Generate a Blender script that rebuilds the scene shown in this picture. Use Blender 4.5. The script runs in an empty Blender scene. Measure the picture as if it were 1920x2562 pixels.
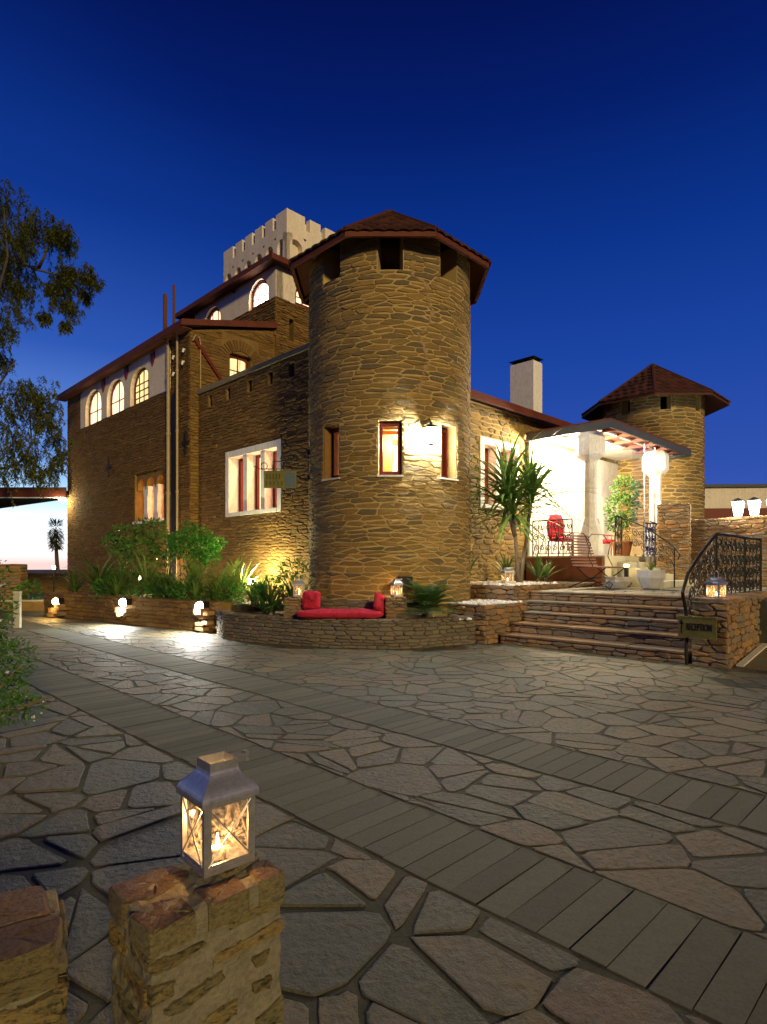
import bpy, math, random
from mathutils import Vector, Matrix
R = math.radians
sin, cos, pi = math.sin, math.cos, math.pi
random.seed(7)
U = random.uniform
scene = bpy.context.scene
col = scene.collection
# ------------------------------------------------------------------ camera
CAMH = 1.5
cd = bpy.data.cameras.new('camera'); cam = bpy.data.objects.new('camera', cd); col.objects.link(cam)
cam.location = (0, 0, CAMH); cam.rotation_euler = (R(90), 0, 0)
cd.sensor_fit = 'VERTICAL'; cd.sensor_height = 36; cd.lens = 1500 / 2562 * 36
cd.shift_y = 129 / 2562; cd.clip_start = .05; cd.clip_end = 9000
scene.camera = cam
# ------------------------------------------------------------------ sky
SUNSET = Vector((sin(R(-38)), cos(R(-38)), 0))
w = bpy.data.worlds.new('World'); scene.world = w; w.use_nodes = True
nt = w.node_tree; nt.nodes.clear()
def N(t, ty, **kw):
    n = t.nodes.new(ty)
    for k, v in kw.items(): setattr(n, k, v)
    return n
def ramp(t, stops, src=None, interp='LINEAR'):
    n = N(t, 'ShaderNodeValToRGB'); cr = n.color_ramp; cr.interpolation = interp
    while len(cr.elements) < len(stops): cr.elements.new(.5)
    for e, (p, c) in zip(cr.elements, stops):
        e.position = p; e.color = (*c, 1) if len(c) == 3 else c
    if src is not None: t.links.new(src, n.inputs[0])
    return n
def math_n(t, op, a, b=None):
    n = N(t, 'ShaderNodeMath', operation=op)
    for i, x in enumerate((a, b)):
        if x is None: continue
        if isinstance(x, (int, float)): n.inputs[i].default_value = x
        else: t.links.new(x, n.inputs[i])
    return n.outputs[0]
tc = N(nt, 'ShaderNodeTexCoord'); sp = N(nt, 'ShaderNodeSeparateXYZ'); nt.links.new(tc.outputs['Generated'], sp.inputs[0])
el = math_n(nt, 'ARCSINE', sp.outputs[2])
eln = math_n(nt, 'MULTIPLY_ADD', el, 1 / 1.5708); nt.nodes[-1].inputs[2].default_value = 0.0
blue = ramp(nt, [(0, (.055, .115, .46)), (.09, (.03, .085, .43)), (.2, (.011, .058, .36)), (.3, (.0035, .034, .26)), (.4, (.0015, .0135, .145)), (.5, (.001, .0045, .07)), (1, (.0006, .0025, .04))], eln)
glow = ramp(nt, [(0, (1.1, .74, .68)), (.006, (1.25, 1.0, 1.0)), (.016, (1.4, 1.3, 1.35)), (.036, (1.25, 1.4, 1.5)), (.062, (.55, .9, 1.2)), (.1, (.15, .32, .80)), (.2, (.03, .105, .48)), (.32, (.006, .042, .29))], eln)
dp = N(nt, 'ShaderNodeVectorMath', operation='DOT_PRODUCT'); nt.links.new(tc.outputs['Generated'], dp.inputs[0]); dp.inputs[1].default_value = SUNSET
gf = N(nt, 'ShaderNodeMapRange', interpolation_type='SMOOTHSTEP'); nt.links.new(dp.outputs['Value'], gf.inputs[0])
gf.inputs[1].default_value = .72; gf.inputs[2].default_value = .985
mx = N(nt, 'ShaderNodeMix', data_type='RGBA'); nt.links.new(gf.outputs[0], mx.inputs[0]); nt.links.new(blue.outputs[0], mx.inputs[6]); nt.links.new(glow.outputs[0], mx.inputs[7])
gx = ramp(nt, [(0, (.62, .62, .7)), (.5, (1, 1, 1)), (1, (1.0, 1.0, 1.0))], None)
gm = N(nt, 'ShaderNodeMapRange'); nt.links.new(dp.outputs['Value'], gm.inputs[0]); gm.inputs[1].default_value = -.4; gm.inputs[2].default_value = .95
nt.links.new(gm.outputs[0], gx.inputs[0])
mm = N(nt, 'ShaderNodeMix', data_type='RGBA', blend_type='MULTIPLY'); mm.inputs[0].default_value = 1
nt.links.new(mx.outputs[2], mm.inputs[6]); nt.links.new(gx.outputs[0], mm.inputs[7])
bg = N(nt, 'ShaderNodeBackground'); bg.inputs[1].default_value = 1.0; nt.links.new(mm.outputs[2], bg.inputs[0])
wo = N(nt, 'ShaderNodeOutputWorld'); nt.links.new(bg.outputs[0], wo.inputs[0])
# ------------------------------------------------------------------ key light (one weak, warm, low fill, added to stand for unseen street light)
sd = bpy.data.lights.new('street_fill', 'SUN'); so = bpy.data.objects.new('street_fill', sd); col.objects.link(so)
sd.energy = 2.6; sd.color = (1, .74, .32); sd.angle = R(5)
FILL_FROM = Vector((sin(R(154)) * cos(R(17)), cos(R(154)) * cos(R(17)), sin(R(17))))
so.rotation_euler = (-FILL_FROM).to_track_quat('-Z', 'Y').to_euler()
vs = scene.view_settings; vs.view_transform = 'Standard'; vs.look = 'None'; vs.gamma = 1; vs.exposure = 0; vs.use_curve_mapping = False
scene.cycles.use_denoising = True; scene.cycles.max_bounces = 7; scene.cycles.diffuse_bounces = 3; scene.cycles.transparent_max_bounces = 16
scene.cycles.sample_clamp_indirect = 4; scene.cycles.caustics_reflective = False; scene.cycles.caustics_refractive = False

# ------------------------------------------------------------------ materials
MATS = {}
def base_mat(name):
    m = bpy.data.materials.new(name); m.use_nodes = True; t = m.node_tree; t.nodes.clear()
    b = N(t, 'ShaderNodeBsdfPrincipled'); o = N(t, 'ShaderNodeOutputMaterial'); t.links.new(b.outputs[0], o.inputs[0])
    MATS[name] = m
    return m, t, b
def coords(t, scale=(1, 1, 1)):
    c = N(t, 'ShaderNodeTexCoord'); mp = N(t, 'ShaderNodeMapping'); mp.inputs['Scale'].default_value = scale
    t.links.new(c.outputs['Object'], mp.inputs[0]); return mp.outputs[0]
def noise(t, vec, scale, detail=4, rough=.6):
    n = N(t, 'ShaderNodeTexNoise'); n.inputs['Scale'].default_value = scale; n.inputs['Detail'].default_value = detail; n.inputs['Roughness'].default_value = rough
    t.links.new(vec, n.inputs['Vector']); return n.outputs[0]
def surf(name, stops, sc=(1, 1, 1), ns=8, amount=.5, rough=.85, bump=.3, bdist=.01, bscale=30, metallic=0, tint=True, spec=.3, dirt=None):
    """colour from a per-piece tint (ramp stops), mottled by noise, with bump"""
    m, t, b = base_mat(name)
    v = coords(t, sc)
    n1 = noise(t, v, ns, 5, .65)
    if tint:
        a = N(t, 'ShaderNodeAttribute', attribute_name='tint')
        fac = math_n(t, 'ADD', math_n(t, 'MULTIPLY', a.outputs['Fac'], 1 - amount), math_n(t, 'MULTIPLY', n1, amount))
    else: fac = n1
    rp = ramp(t, stops, fac)
    n2 = noise(t, v, bscale, 6, .7)
    dk = ramp(t, [(.25, (.55, .55, .55)), (.6, (1.1, 1.1, 1.1))], n2)
    mxx = N(t, 'ShaderNodeMix', data_type='RGBA', blend_type='MULTIPLY'); mxx.inputs[0].default_value = .7
    t.links.new(rp.outputs[0], mxx.inputs[6]); t.links.new(dk.outputs[0], mxx.inputs[7])
    out = mxx.outputs[2]
    if dirt:
        n3 = noise(t, v, dirt[1], 5, .7); d = ramp(t, [(dirt[2], (0, 0, 0)), (dirt[2] + .12, (1, 1, 1))], n3)
        m2 = N(t, 'ShaderNodeMix', data_type='RGBA'); t.links.new(d.outputs[0], m2.inputs[0]); t.links.new(out, m2.inputs[6]); m2.inputs[7].default_value = (*dirt[0], 1); out = m2.outputs[2]
    t.links.new(out, b.inputs['Base Color'])
    b.inputs['Roughness'].default_value = rough; b.inputs['Metallic'].default_value = metallic
    b.inputs['Specular IOR Level'].default_value = spec
    if bump:
        hs = math_n(t, 'ADD', n2, math_n(t, 'MULTIPLY', n1, .8))
        bp = N(t, 'ShaderNodeBump'); bp.inputs['Strength'].default_value = bump; bp.inputs['Distance'].default_value = bdist
        t.links.new(hs, bp.inputs['Height']); t.links.new(bp.outputs[0], b.inputs['Normal'])
    return m
def emit(name, c, s, folds=0):
    m = bpy.data.materials.new(name); m.use_nodes = True; t = m.node_tree; t.nodes.clear()
    e = N(t, 'ShaderNodeEmission'); e.inputs[0].default_value = (*c, 1); e.inputs[1].default_value = s
    o = N(t, 'ShaderNodeOutputMaterial'); t.links.new(e.outputs[0], o.inputs[0]); MATS[name] = m
    if folds:
        n_ = noise(t, coords(t, (5, 5, .7)), 2.2, 3, .6); mr = N(t, 'ShaderNodeMapRange'); t.links.new(n_, mr.inputs[0]); mr.inputs[1].default_value = .3; mr.inputs[2].default_value = .7; mr.inputs[3].default_value = s * (1 - folds); mr.inputs[4].default_value = s * (1 + folds); t.links.new(mr.outputs[0], e.inputs[1])
    return m
def glass(name, tintc=(1, 1, 1), refl=.12, rough=.03, dust=0):
    m = bpy.data.materials.new(name); m.use_nodes = True; t = m.node_tree; t.nodes.clear()
    tr = N(t, 'ShaderNodeBsdfTransparent'); tr.inputs[0].default_value = (*tintc, 1)
    gl = N(t, 'ShaderNodeBsdfGlossy'); gl.inputs['Roughness'].default_value = rough
    fr = N(t, 'ShaderNodeFresnel'); fr.inputs[0].default_value = 1.45
    mxs = N(t, 'ShaderNodeMixShader'); t.links.new(math_n(t, 'MINIMUM', math_n(t, 'MULTIPLY', fr.outputs[0], .3), .2), mxs.inputs[0])
    t.links.new(tr.outputs[0], mxs.inputs[1]); t.links.new(gl.outputs[0], mxs.inputs[2]); res = mxs.outputs[0]
    if dust:
        df = N(t, 'ShaderNodeBsdfTranslucent'); df.inputs[0].default_value = (.85, .75, .62, 1)
        v = coords(t); nn = noise(t, v, 60, 6, .7); dr = ramp(t, [(.45, (0, 0, 0)), (.75, (dust, dust, dust))], nn)
        m2 = N(t, 'ShaderNodeMixShader'); t.links.new(dr.outputs[0], m2.inputs[0]); t.links.new(res, m2.inputs[1]); t.links.new(df.outputs[0], m2.inputs[2]); res = m2.outputs[0]
    o = N(t, 'ShaderNodeOutputMaterial'); t.links.new(res, o.inputs[0]); MATS[name] = m; return m

surf('stone', [(0, (.07, .045, .014)), (.2, (.15, .096, .03)), (.4, (.26, .17, .05)), (.55, (.19, .13, .045)), (.7, (.115, .092, .052)), (.85, (.29, .185, .055)), (1, (.42, .3, .11))], (1, 1, 3), 5, .3, .88, .6, .02, 22)
surf('stone_brown', [(0, (.07, .038, .010)), (.35, (.15, .082, .022)), (.6, (.22, .125, .034)), (.8, (.14, .088, .03)), (1, (.31, .195, .058))], (1, 1, 3), 5, .35, .9, .6, .02, 22)
surf('stone_grey', [(0, (.075, .065, .05)), (.35, (.13, .11, .08)), (.6, (.18, .145, .095)), (.8, (.14, .13, .115)), (1, (.25, .20, .13))], (1, 1, 3), 6, .4, .88, .6, .015, 26)
surf('stone_rust', [(0, (.12, .07, .035)), (.3, (.22, .125, .055)), (.5, (.17, .14, .1)), (.7, (.28, .16, .065)), (1, (.33, .22, .1))], (1, 1, 2), 6, .4, .85, .6, .012, 26)
surf('stone_near', [(0, (.11, .08, .032)), (.25, (.18, .14, .055)), (.45, (.16, .15, .075)), (.62, (.28, .21, .075)), (.8, (.22, .14, .052)), (1, (.3, .25, .11))], (1, 1, 2.4), 22, .55, .85, 1.0, .012, 70, dirt=((.035, .036, .018), 24, .52))
surf('slab_top', [(0, (.10, .06, .035)), (.35, (.17, .10, .055)), (.65, (.22, .135, .07)), (1, (.15, .11, .07))], (1, 1, 1), 12, .45, .8, .8, .01, 40, dirt=((.09, .07, .05), 14, .6))
surf('mortar', [(.2, (.32, .23, .085)), (.5, (.41, .30, .12)), (.8, (.48, .36, .15))], (1, 1, 1), 3, 1, .95, .6, .012, 40, tint=False)
surf('mortar_grey', [(.2, (.15, .14, .095)), (.5, (.22, .2, .135)), (.8, (.28, .25, .165))], (1, 1, 1), 14, 1, .95, 1.0, .012, 75, tint=False)
surf('mortar_dark', [(.2, (.07, .06, .045)), (.5, (.11, .095, .07)), (.8, (.16, .135, .09))], (1, 1, 1), 4, 1, .95, .6, .012, 40, tint=False)
surf('mortar_brown', [(.2, (.14, .082, .025)), (.5, (.20, .125, .037)), (.8, (.27, .17, .05))], (1, 1, 1), 3, 1, .95, .6, .012, 40, tint=False)
surf('flag', [(0, (.026, .025, .016)), (.1, (.05, .05, .031)), (.25, (.115, .092, .047)), (.38, (.066, .073, .046)), (.5, (.145, .10, .05)), (.62, (.083, .09, .056)), (.75, (.155, .12, .055)), (.88, (.105, .11, .075)), (.96, (.17, .16, .11)), (1, (.34, .34, .25))], (1, 1, 1), 6, .3, .62, 1.0, .02, 24, spec=.45, dirt=((.06, .058, .036), 3.5, .58))
surf('joint', [(.25, (.048, .049, .031)), (.5, (.08, .08, .051)), (.75, (.112, .11, .07))], (1, 1, 1), 2.2, 1, .9, .7, .012, 45, tint=False)
surf('paver', [(0, (.082, .082, .054)), (.5, (.115, .113, .075)), (1, (.145, .14, .093))], (1, 1, 1), 7, .35, .8, .35, .005, 70, spec=.35, dirt=((.065, .063, .042), 5, .6))
surf('stone_repair', [(.3, (.26, .18, .09)), (.7, (.34, .235, .125))], (1, 1, 1), 9, 1, .95, .5, .01, 40, tint=False)
surf('plaster', [(.3, (.66, .58, .47)), (.7, (.8, .73, .61))], (1, 1, .25), 2.6, 1, .9, .4, .012, 30, tint=False, dirt=((.5, .43, .33), 3.2, .62))
surf('white_paint', [(.3, (.74, .73, .70)), (.7, (.83, .82, .80))], (1, 1, .3), 3, 1, .7, .3, .008, 25, tint=False, dirt=((.55, .52, .46), 4, .66))
surf('red_paint', [(.3, (.12, .012, .008)), (.7, (.17, .018, .011))], (1, 1, 1), 4, 1, .55, .1, .004, 30, tint=False)
surf('tile', [(0, (.04, .014, .008)), (.5, (.075, .024, .012)), (1, (.11, .038, .018))], (1, 1, 1), 9, .4, .8, .4, .008, 40)
surf('fascia', [(.3, (.09, .022, .010)), (.7, (.14, .034, .014))], (1, 1, 1), 3, 1, .7, .2, .005, 30, tint=False)
surf('soffit', [(.3, (.10, .035, .02)), (.7, (.15, .05, .028))], (1, 4, 1), 3, 1, .8, .3, .008, 30, tint=False)
surf('dark_fascia', [(.3, (.045, .05, .06)), (.7, (.065, .07, .08))], (1, 1, 1), 3, 1, .6, .1, .004, 30, tint=False)
surf('wood', [(0, (.11, .03, .02)), (.5, (.17, .05, .03)), (1, (.22, .075, .045))], (1, 12, 12), 6, .4, .5, .25, .003, 40)
surf('beam_wood', [(0, (.32, .14, .05)), (.5, (.45, .21, .07)), (1, (.5, .27, .1))], (1, 1, 1), 6, .4, .6, .2, .004, 40)
surf('bark', [(.3, (.13, .10, .07)), (.7, (.24, .19, .13))], (1, 1, .4), 12, 1, .9, .6, .02, 30, tint=False)
surf('bark_dark', [(.3, (.05, .04, .028)), (.7, (.10, .08, .055))], (1, 1, .4), 12, 1, .9, .6, .02, 30, tint=False)
surf('soil', [(.3, (.03, .024, .016)), (.7, (.075, .058, .036))], (1, 1, 1), 5, 1, .95, .9, .03, 30, tint=False)
surf('pebble', [(0, (.5, .46, .4)), (.5, (.66, .63, .58)), (1, (.78, .76, .72))], (1, 1, 1), 30, .3, .8, .2, .004, 60)
surf('iron', [(.3, (.008, .008, .008)), (.7, (.015, .014, .013))], (1, 1, 1), 20, 1, .55, .2, .002, 80, tint=False, spec=.2)
surf('zinc', [(.25, (.30, .305, .32)), (.6, (.42, .425, .44)), (.8, (.36, .36, .36))], (1, 1, 1), 14, 1, .4, .12, .001, 60, metallic=.75, tint=False)
surf('red_cloth', [(.3, (.34, .012, .032)), (.7, (.43, .018, .042))], (1, 1, 1), 9, 1, .9, .9, .03, 14, tint=False)
surf('concrete', [(.3, (.52, .49, .42)), (.7, (.64, .61, .54))], (1, 1, 1), 6, 1, .85, .25, .004, 50, tint=False)
surf('step_block', [(0, (.34, .33, .24)), (.5, (.42, .40, .29)), (1, (.48, .46, .36))], (1, 1, 1), 8, .5, .85, .3, .006, 50)
surf('pipe', [(.3, (.30, .235, .13)), (.7, (.38, .30, .17))], (1, 1, 1), 4, 1, .6, .1, .003, 30, tint=False)
surf('sign_board', [(.3, (.10, .088, .02)), (.7, (.15, .13, .032))], (1, 1, 1), 4, 1, .6, .1, .003, 30, tint=False)
surf('sign_green', [(.3, (.10, .105, .02)), (.7, (.16, .15, .035))], (1, 1, 1), 4, 1, .6, .1, .003, 30, tint=False)
surf('sign_text', [(.3, (.055, .055, .012)), (.7, (.085, .08, .02))], (1, 1, 1), 20, 1, .7, 0, .003, 30, tint=False)
surf('sign_blue', [(.3, (.06, .10, .13)), (.7, (.09, .13, .16))], (1, 1, 1), 4, 1, .6, .1, .003, 30, tint=False)
surf('far_ground', [(.3, (.03, .028, .024)), (.7, (.07, .06, .045))], (1, 1, 1), .05, 1, 1, 0, .01, 1, tint=False)
surf('candle', [(.3, (.8, .72, .6)), (.7, (.85, .78, .66))], (1, 1, 1), 4, 1, .5, 0, .003, 30, tint=False)
surf('terracotta', [(.3, (.20, .07, .03)), (.7, (.28, .105, .045))], (1, 1, 1), 4, 1, .8, .2, .004, 40, tint=False)
surf('dark_room', [(.3, (.02, .018, .015)), (.7, (.03, .028, .022))], (1, 1, 1), 4, 1, .9, 0, .004, 40, tint=False)
surf('ramp_concrete', [(.3, (.14, .12, .06)), (.7, (.2, .17, .09))], (1, 1, 1), 3, 1, .9, .3, .006, 40, tint=False)
def capmat():  # brown tops and yellow sides: light of lantern and street put into colour
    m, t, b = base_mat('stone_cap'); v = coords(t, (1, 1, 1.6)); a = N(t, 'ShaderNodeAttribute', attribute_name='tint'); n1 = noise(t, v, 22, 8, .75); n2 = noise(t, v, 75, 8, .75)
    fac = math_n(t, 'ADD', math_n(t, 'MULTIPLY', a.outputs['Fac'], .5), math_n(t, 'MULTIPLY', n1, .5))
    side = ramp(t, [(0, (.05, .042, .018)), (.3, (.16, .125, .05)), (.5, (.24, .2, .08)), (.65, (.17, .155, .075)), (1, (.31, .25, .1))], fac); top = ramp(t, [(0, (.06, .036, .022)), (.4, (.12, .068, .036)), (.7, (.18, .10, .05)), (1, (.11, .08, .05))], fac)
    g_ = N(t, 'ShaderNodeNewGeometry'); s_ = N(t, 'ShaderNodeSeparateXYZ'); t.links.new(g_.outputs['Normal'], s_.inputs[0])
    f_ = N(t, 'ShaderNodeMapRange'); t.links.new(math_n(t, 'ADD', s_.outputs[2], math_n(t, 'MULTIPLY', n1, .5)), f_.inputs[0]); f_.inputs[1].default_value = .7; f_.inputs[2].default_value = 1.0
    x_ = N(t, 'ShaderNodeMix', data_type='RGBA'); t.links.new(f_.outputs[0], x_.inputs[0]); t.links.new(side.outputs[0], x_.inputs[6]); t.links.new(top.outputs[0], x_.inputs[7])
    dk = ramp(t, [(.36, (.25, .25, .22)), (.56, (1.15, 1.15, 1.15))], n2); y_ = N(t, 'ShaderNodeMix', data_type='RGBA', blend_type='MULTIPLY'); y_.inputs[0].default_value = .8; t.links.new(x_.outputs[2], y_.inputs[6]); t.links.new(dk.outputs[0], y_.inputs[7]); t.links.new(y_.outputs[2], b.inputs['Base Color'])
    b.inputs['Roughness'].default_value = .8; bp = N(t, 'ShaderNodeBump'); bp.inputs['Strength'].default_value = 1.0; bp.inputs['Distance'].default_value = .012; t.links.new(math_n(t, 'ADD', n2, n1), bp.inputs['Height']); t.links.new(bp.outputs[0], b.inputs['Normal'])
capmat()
def leafmat(name, stops, trans=.3, rough=.5):
    m = surf(name, stops, (1, 1, 1), 6, .35, rough, 0, .01, 20, spec=.4)
    t = m.node_tree; b = [n for n in t.nodes if n.type == 'BSDF_PRINCIPLED'][0]; o = [n for n in t.nodes if n.type == 'OUTPUT_MATERIAL'][0]
    tl = N(t, 'ShaderNodeBsdfTranslucent'); t.links.new(b.inputs['Base Color'].links[0].from_socket, tl.inputs[0])
    ms = N(t, 'ShaderNodeMixShader'); ms.inputs[0].default_value = trans
    t.links.new(b.outputs[0], ms.inputs[1]); t.links.new(tl.outputs[0], ms.inputs[2]); t.links.new(ms.outputs[0], o.inputs[0])
leafmat('leaf', [(0, (.035, .10, .015)), (.5, (.07, .17, .025)), (1, (.14, .25, .04))])
leafmat('leaf_bright', [(0, (.03, .14, .015)), (.5, (.055, .24, .025)), (1, (.12, .34, .05))])
leafmat('leaf_pepper', [(0, (.08, .10, .024)), (.5, (.15, .175, .035)), (1, (.26, .26, .05))], .45)
leafmat('blade', [(0, (.07, .14, .022)), (.5, (.13, .23, .04)), (1, (.22, .31, .07))])
leafmat('blade_dark', [(0, (.035, .08, .015)), (.5, (.06, .13, .025)), (1, (.11, .19, .04))])
leafmat('petal', [(0, (.6, .55, .6)), (1, (.8, .76, .8))])
glass('glass'); glass('lantern_glass', (1, .97, .92), .1, .05, .16)
emit('warm_window', (1, .70, .40), 2.2, .6); emit('yellow_window', (1, .76, .33), 1.4, .5); emit('hot_window', (1, .86, .66), 16); emit('pink_window', (1, .45, .2), 5); emit('orange_window', (1, .34, .08), 4)
emit('tower_lamp', (.96, .97, .93), 900); emit('lamp_white', (.93, .97, 1), 40); emit('lamp_cool', (.9, .96, 1), 45); emit('lamp_warm', (1, .74, .34), 30); emit('lamp_yellow', (1, .9, .55), 40)
emit('flame', (1, .62, .24), 60); emit('ceiling_lamp', (1, .88, .7), 25); emit('sconce', (1, .8, .45), 9); emit('wax_glow', (1, .55, .2), 5)

# ------------------------------------------------------------------ mesh helpers
class MB:
    def __init__(s): s.v, s.f, s.t, s.tint = [], [], [], .5
    def add(s, vs, fs):
        o = len(s.v); s.v += [tuple(p) for p in vs]; s.t += [s.tint] * len(vs); s.f += [tuple(i + o for i in f) for f in fs]; return s
    def box(s, x0, x1, y0, y1, z0, z1, M=None):
        p = [(x, y, z) for z in (z0, z1) for y in (y0, y1) for x in (x0, x1)]
        if M is not None: p = [M @ Vector(q) for q in p]
        return s.add(p, [(0, 2, 3, 1), (4, 5, 7, 6), (0, 1, 5, 4), (2, 6, 7, 3), (0, 4, 6, 2), (1, 3, 7, 5)])
    def prism(s, poly, z0, z1):
        n = len(poly)
        return s.add([(*p, z0) for p in poly] + [(*p, z1) for p in poly], [tuple(range(n - 1, -1, -1)), tuple(range(n, 2 * n))] + [(i, (i + 1) % n, n + (i + 1) % n, n + i) for i in range(n)])
    def tube(s, pts, r, n=6, r1=None, cap=True):
        pts = [Vector(p) for p in pts]; m = len(pts); vs = []
        up = None
        for i, p in enumerate(pts):
            d = (pts[min(i + 1, m - 1)] - pts[max(i - 1, 0)]).normalized()
            if up is None or abs(up.dot(d)) > .95: up = Vector((0, 0, 1)) if abs(d.z) < .9 else Vector((1, 0, 0))
            x = d.cross(up).normalized(); y = x.cross(d).normalized(); up = y
            rr = r if r1 is None else r + (r1 - r) * i / (m - 1)
            vs += [p + (x * cos(2 * pi * k / n) + y * sin(2 * pi * k / n)) * rr for k in range(n)]
        fs = [(i * n + k, i * n + (k + 1) % n, (i + 1) * n + (k + 1) % n, (i + 1) * n + k) for i in range(m - 1) for k in range(n)]
        if cap: fs += [tuple(range(n - 1, -1, -1)), tuple(range((m - 1) * n, m * n))]
        return s.add(vs, fs)
    def lathe(s, prof, n=16, c=(0, 0), ph=0):
        m = len(prof)
        vs = [(c[0] + r * cos(ph + 2 * pi * k / n), c[1] + r * sin(ph + 2 * pi * k / n), z) for r, z in prof for k in range(n)]
        fs = [(i * n + k, i * n + (k + 1) % n, (i + 1) * n + (k + 1) % n, (i + 1) * n + k) for i in range(m - 1) for k in range(n)]
        return s.add(vs, fs + [tuple(range(n - 1, -1, -1)), tuple(range((m - 1) * n, m * n))])
    def squares(s, prof, c=(0, 0), n=4, ph=pi / 4):
        return s.lathe([(r * math.sqrt(2), z) for r, z in prof], n, c, ph)
def tag(o, label=None, cat=None, group=None, kind=None):
    for k, v in (('label', label), ('category', cat), ('group', group), ('kind', kind)):
        if v: o[k] = v
    return o
def thing(name, label, cat, loc=(0, 0, 0), rz=0, group=None):
    o = bpy.data.objects.new(name, None); col.objects.link(o); o.location = loc; o.rotation_euler = (0, 0, rz); o.empty_display_size = .1
    return tag(o, label, cat, group)
def meshdata(name, mb, mat, smooth=False):
    me = bpy.data.meshes.new(name); me.from_pydata(mb.v, [], mb.f)
    a = me.attributes.new('tint', 'FLOAT', 'POINT'); a.data.foreach_set('value', mb.t)
    if smooth: me.polygons.foreach_set('use_smooth', [True] * len(me.polygons))
    me.materials.append(MATS[mat]); return me
def obj(name, mb, mat, parent=None, smooth=False, kind=None, label=None):
    o = bpy.data.objects.new(name, meshdata(name, mb, mat, smooth)); col.objects.link(o)
    if parent is not None: o.parent = parent
    return tag(o, label, None, None, kind)
def part(name, mat, parent, *boxes, smooth=False):
    m = MB(); m.tint = U(.2, .8)
    for b in boxes: m.box(*b)
    return obj(name, m, mat, parent, smooth)
def inst(name, me, parent, M):
    o = bpy.data.objects.new(name, me); col.objects.link(o); o.parent = parent; o.matrix_local = M; return o
def light(name, ty, loc, energy, color, parent, size=.05, rot=None, angle=None, blend=.5):
    d = bpy.data.lights.new(name, ty); d.energy = energy; d.color = color; d.shadow_soft_size = size
    if ty == 'SPOT': d.spot_size = angle; d.spot_blend = blend
    o = bpy.data.objects.new(name, d); col.objects.link(o); o.parent = parent; o.location = loc
    if rot is not None: o.rotation_euler = Vector(rot).to_track_quat('-Z', 'Y').to_euler()
    return o
def wmat(root):
    return Matrix.Translation(root.location) @ root.rotation_euler.to_matrix().to_4x4() if root is not None else Matrix()
# ---- stonework -----------------------------------------------------
def clip(poly, nx, ny, c):
    out = []; n = len(poly)
    for i in range(n):
        p = poly[i]; q = poly[(i + 1) % n]; dp_ = nx * p[0] + ny * p[1] - c; dq = nx * q[0] + ny * q[1] - c
        if dp_ <= 0: out.append(p)
        if dp_ * dq < 0:
            k = dp_ / (dp_ - dq); out.append((p[0] + (q[0] - p[0]) * k, p[1] + (q[1] - p[1]) * k))
    return out
def inset(poly, j):
    out = list(poly); n = len(poly)
    for i in range(n):
        p = poly[i]; q = poly[(i + 1) % n]; ex, ey = q[0] - p[0], q[1] - p[1]; l = math.hypot(ex, ey)
        if l < 1e-6: continue
        nx, ny = ey / l, -ex / l
        out = clip(out, nx, ny, nx * p[0] + ny * p[1] - j)
        if len(out) < 3: return []
    return out
def area(p): return .5 * sum(p[i][0] * p[(i + 1) % len(p)][1] - p[(i + 1) % len(p)][0] * p[i][1] for i in range(len(p)))
def cen(p): return (sum(q[0] for q in p) / len(p), sum(q[1] for q in p) / len(p))
def voronoi(sites, ax, ay, keep=None):
    S = [(x / ax, y / ay) for x, y in sites]; grid = {}
    for i, (x, y) in enumerate(S): grid.setdefault((math.floor(x), math.floor(y)), []).append(i)
    res = []
    for i, (x, y) in enumerate(S):
        if keep and not keep(sites[i]): continue
        p = [(x - 1.7, y - 1.7), (x + 1.7, y - 1.7), (x + 1.7, y + 1.7), (x - 1.7, y + 1.7)]
        gx_, gy = math.floor(x), math.floor(y); nb = []
        for a in range(gx_ - 3, gx_ + 4):
            for b in range(gy - 3, gy + 4):
                for j in grid.get((a, b), ()):
                    if j != i:
                        d = (S[j][0] - x) ** 2 + (S[j][1] - y) ** 2
                        if d < 9.5: nb.append((d, j))
        nb.sort()
        for d, j in nb[:18]:
            if d < 1e-9: p = []; break
            nx, ny = S[j][0] - x, S[j][1] - y
            p = clip(p, nx, ny, nx * (S[j][0] + x) / 2 + ny * (S[j][1] + y) / 2)
            if len(p) < 3: break
        if len(p) >= 3: res.append((sites[i], [(q[0] * ax, q[1] * ay) for q in p]))
    return res
def courses(u0, u1, v0, v1, cw, ch, rng, jit=.22):
    s = []; v = v0
    while v < v1:
        h = ch * rng.uniform(.62, 1.45); u = u0 - rng.uniform(0, cw)
        while u < u1 + cw:
            wd = cw * rng.uniform(.5, 1.75); s.append((u + wd / 2, v + h / 2 + rng.uniform(-jit, jit) * ch)); u += wd
        v += h
    return s
def chaikin(p, k):
    out = []; n = len(p)
    for i in range(n):
        a, b = p[i], p[(i + 1) % n]
        out += [(a[0] + (b[0] - a[0]) * k, a[1] + (b[1] - a[1]) * k), (a[0] + (b[0] - a[0]) * (1 - k), a[1] + (b[1] - a[1]) * (1 - k))]
    return out
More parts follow.
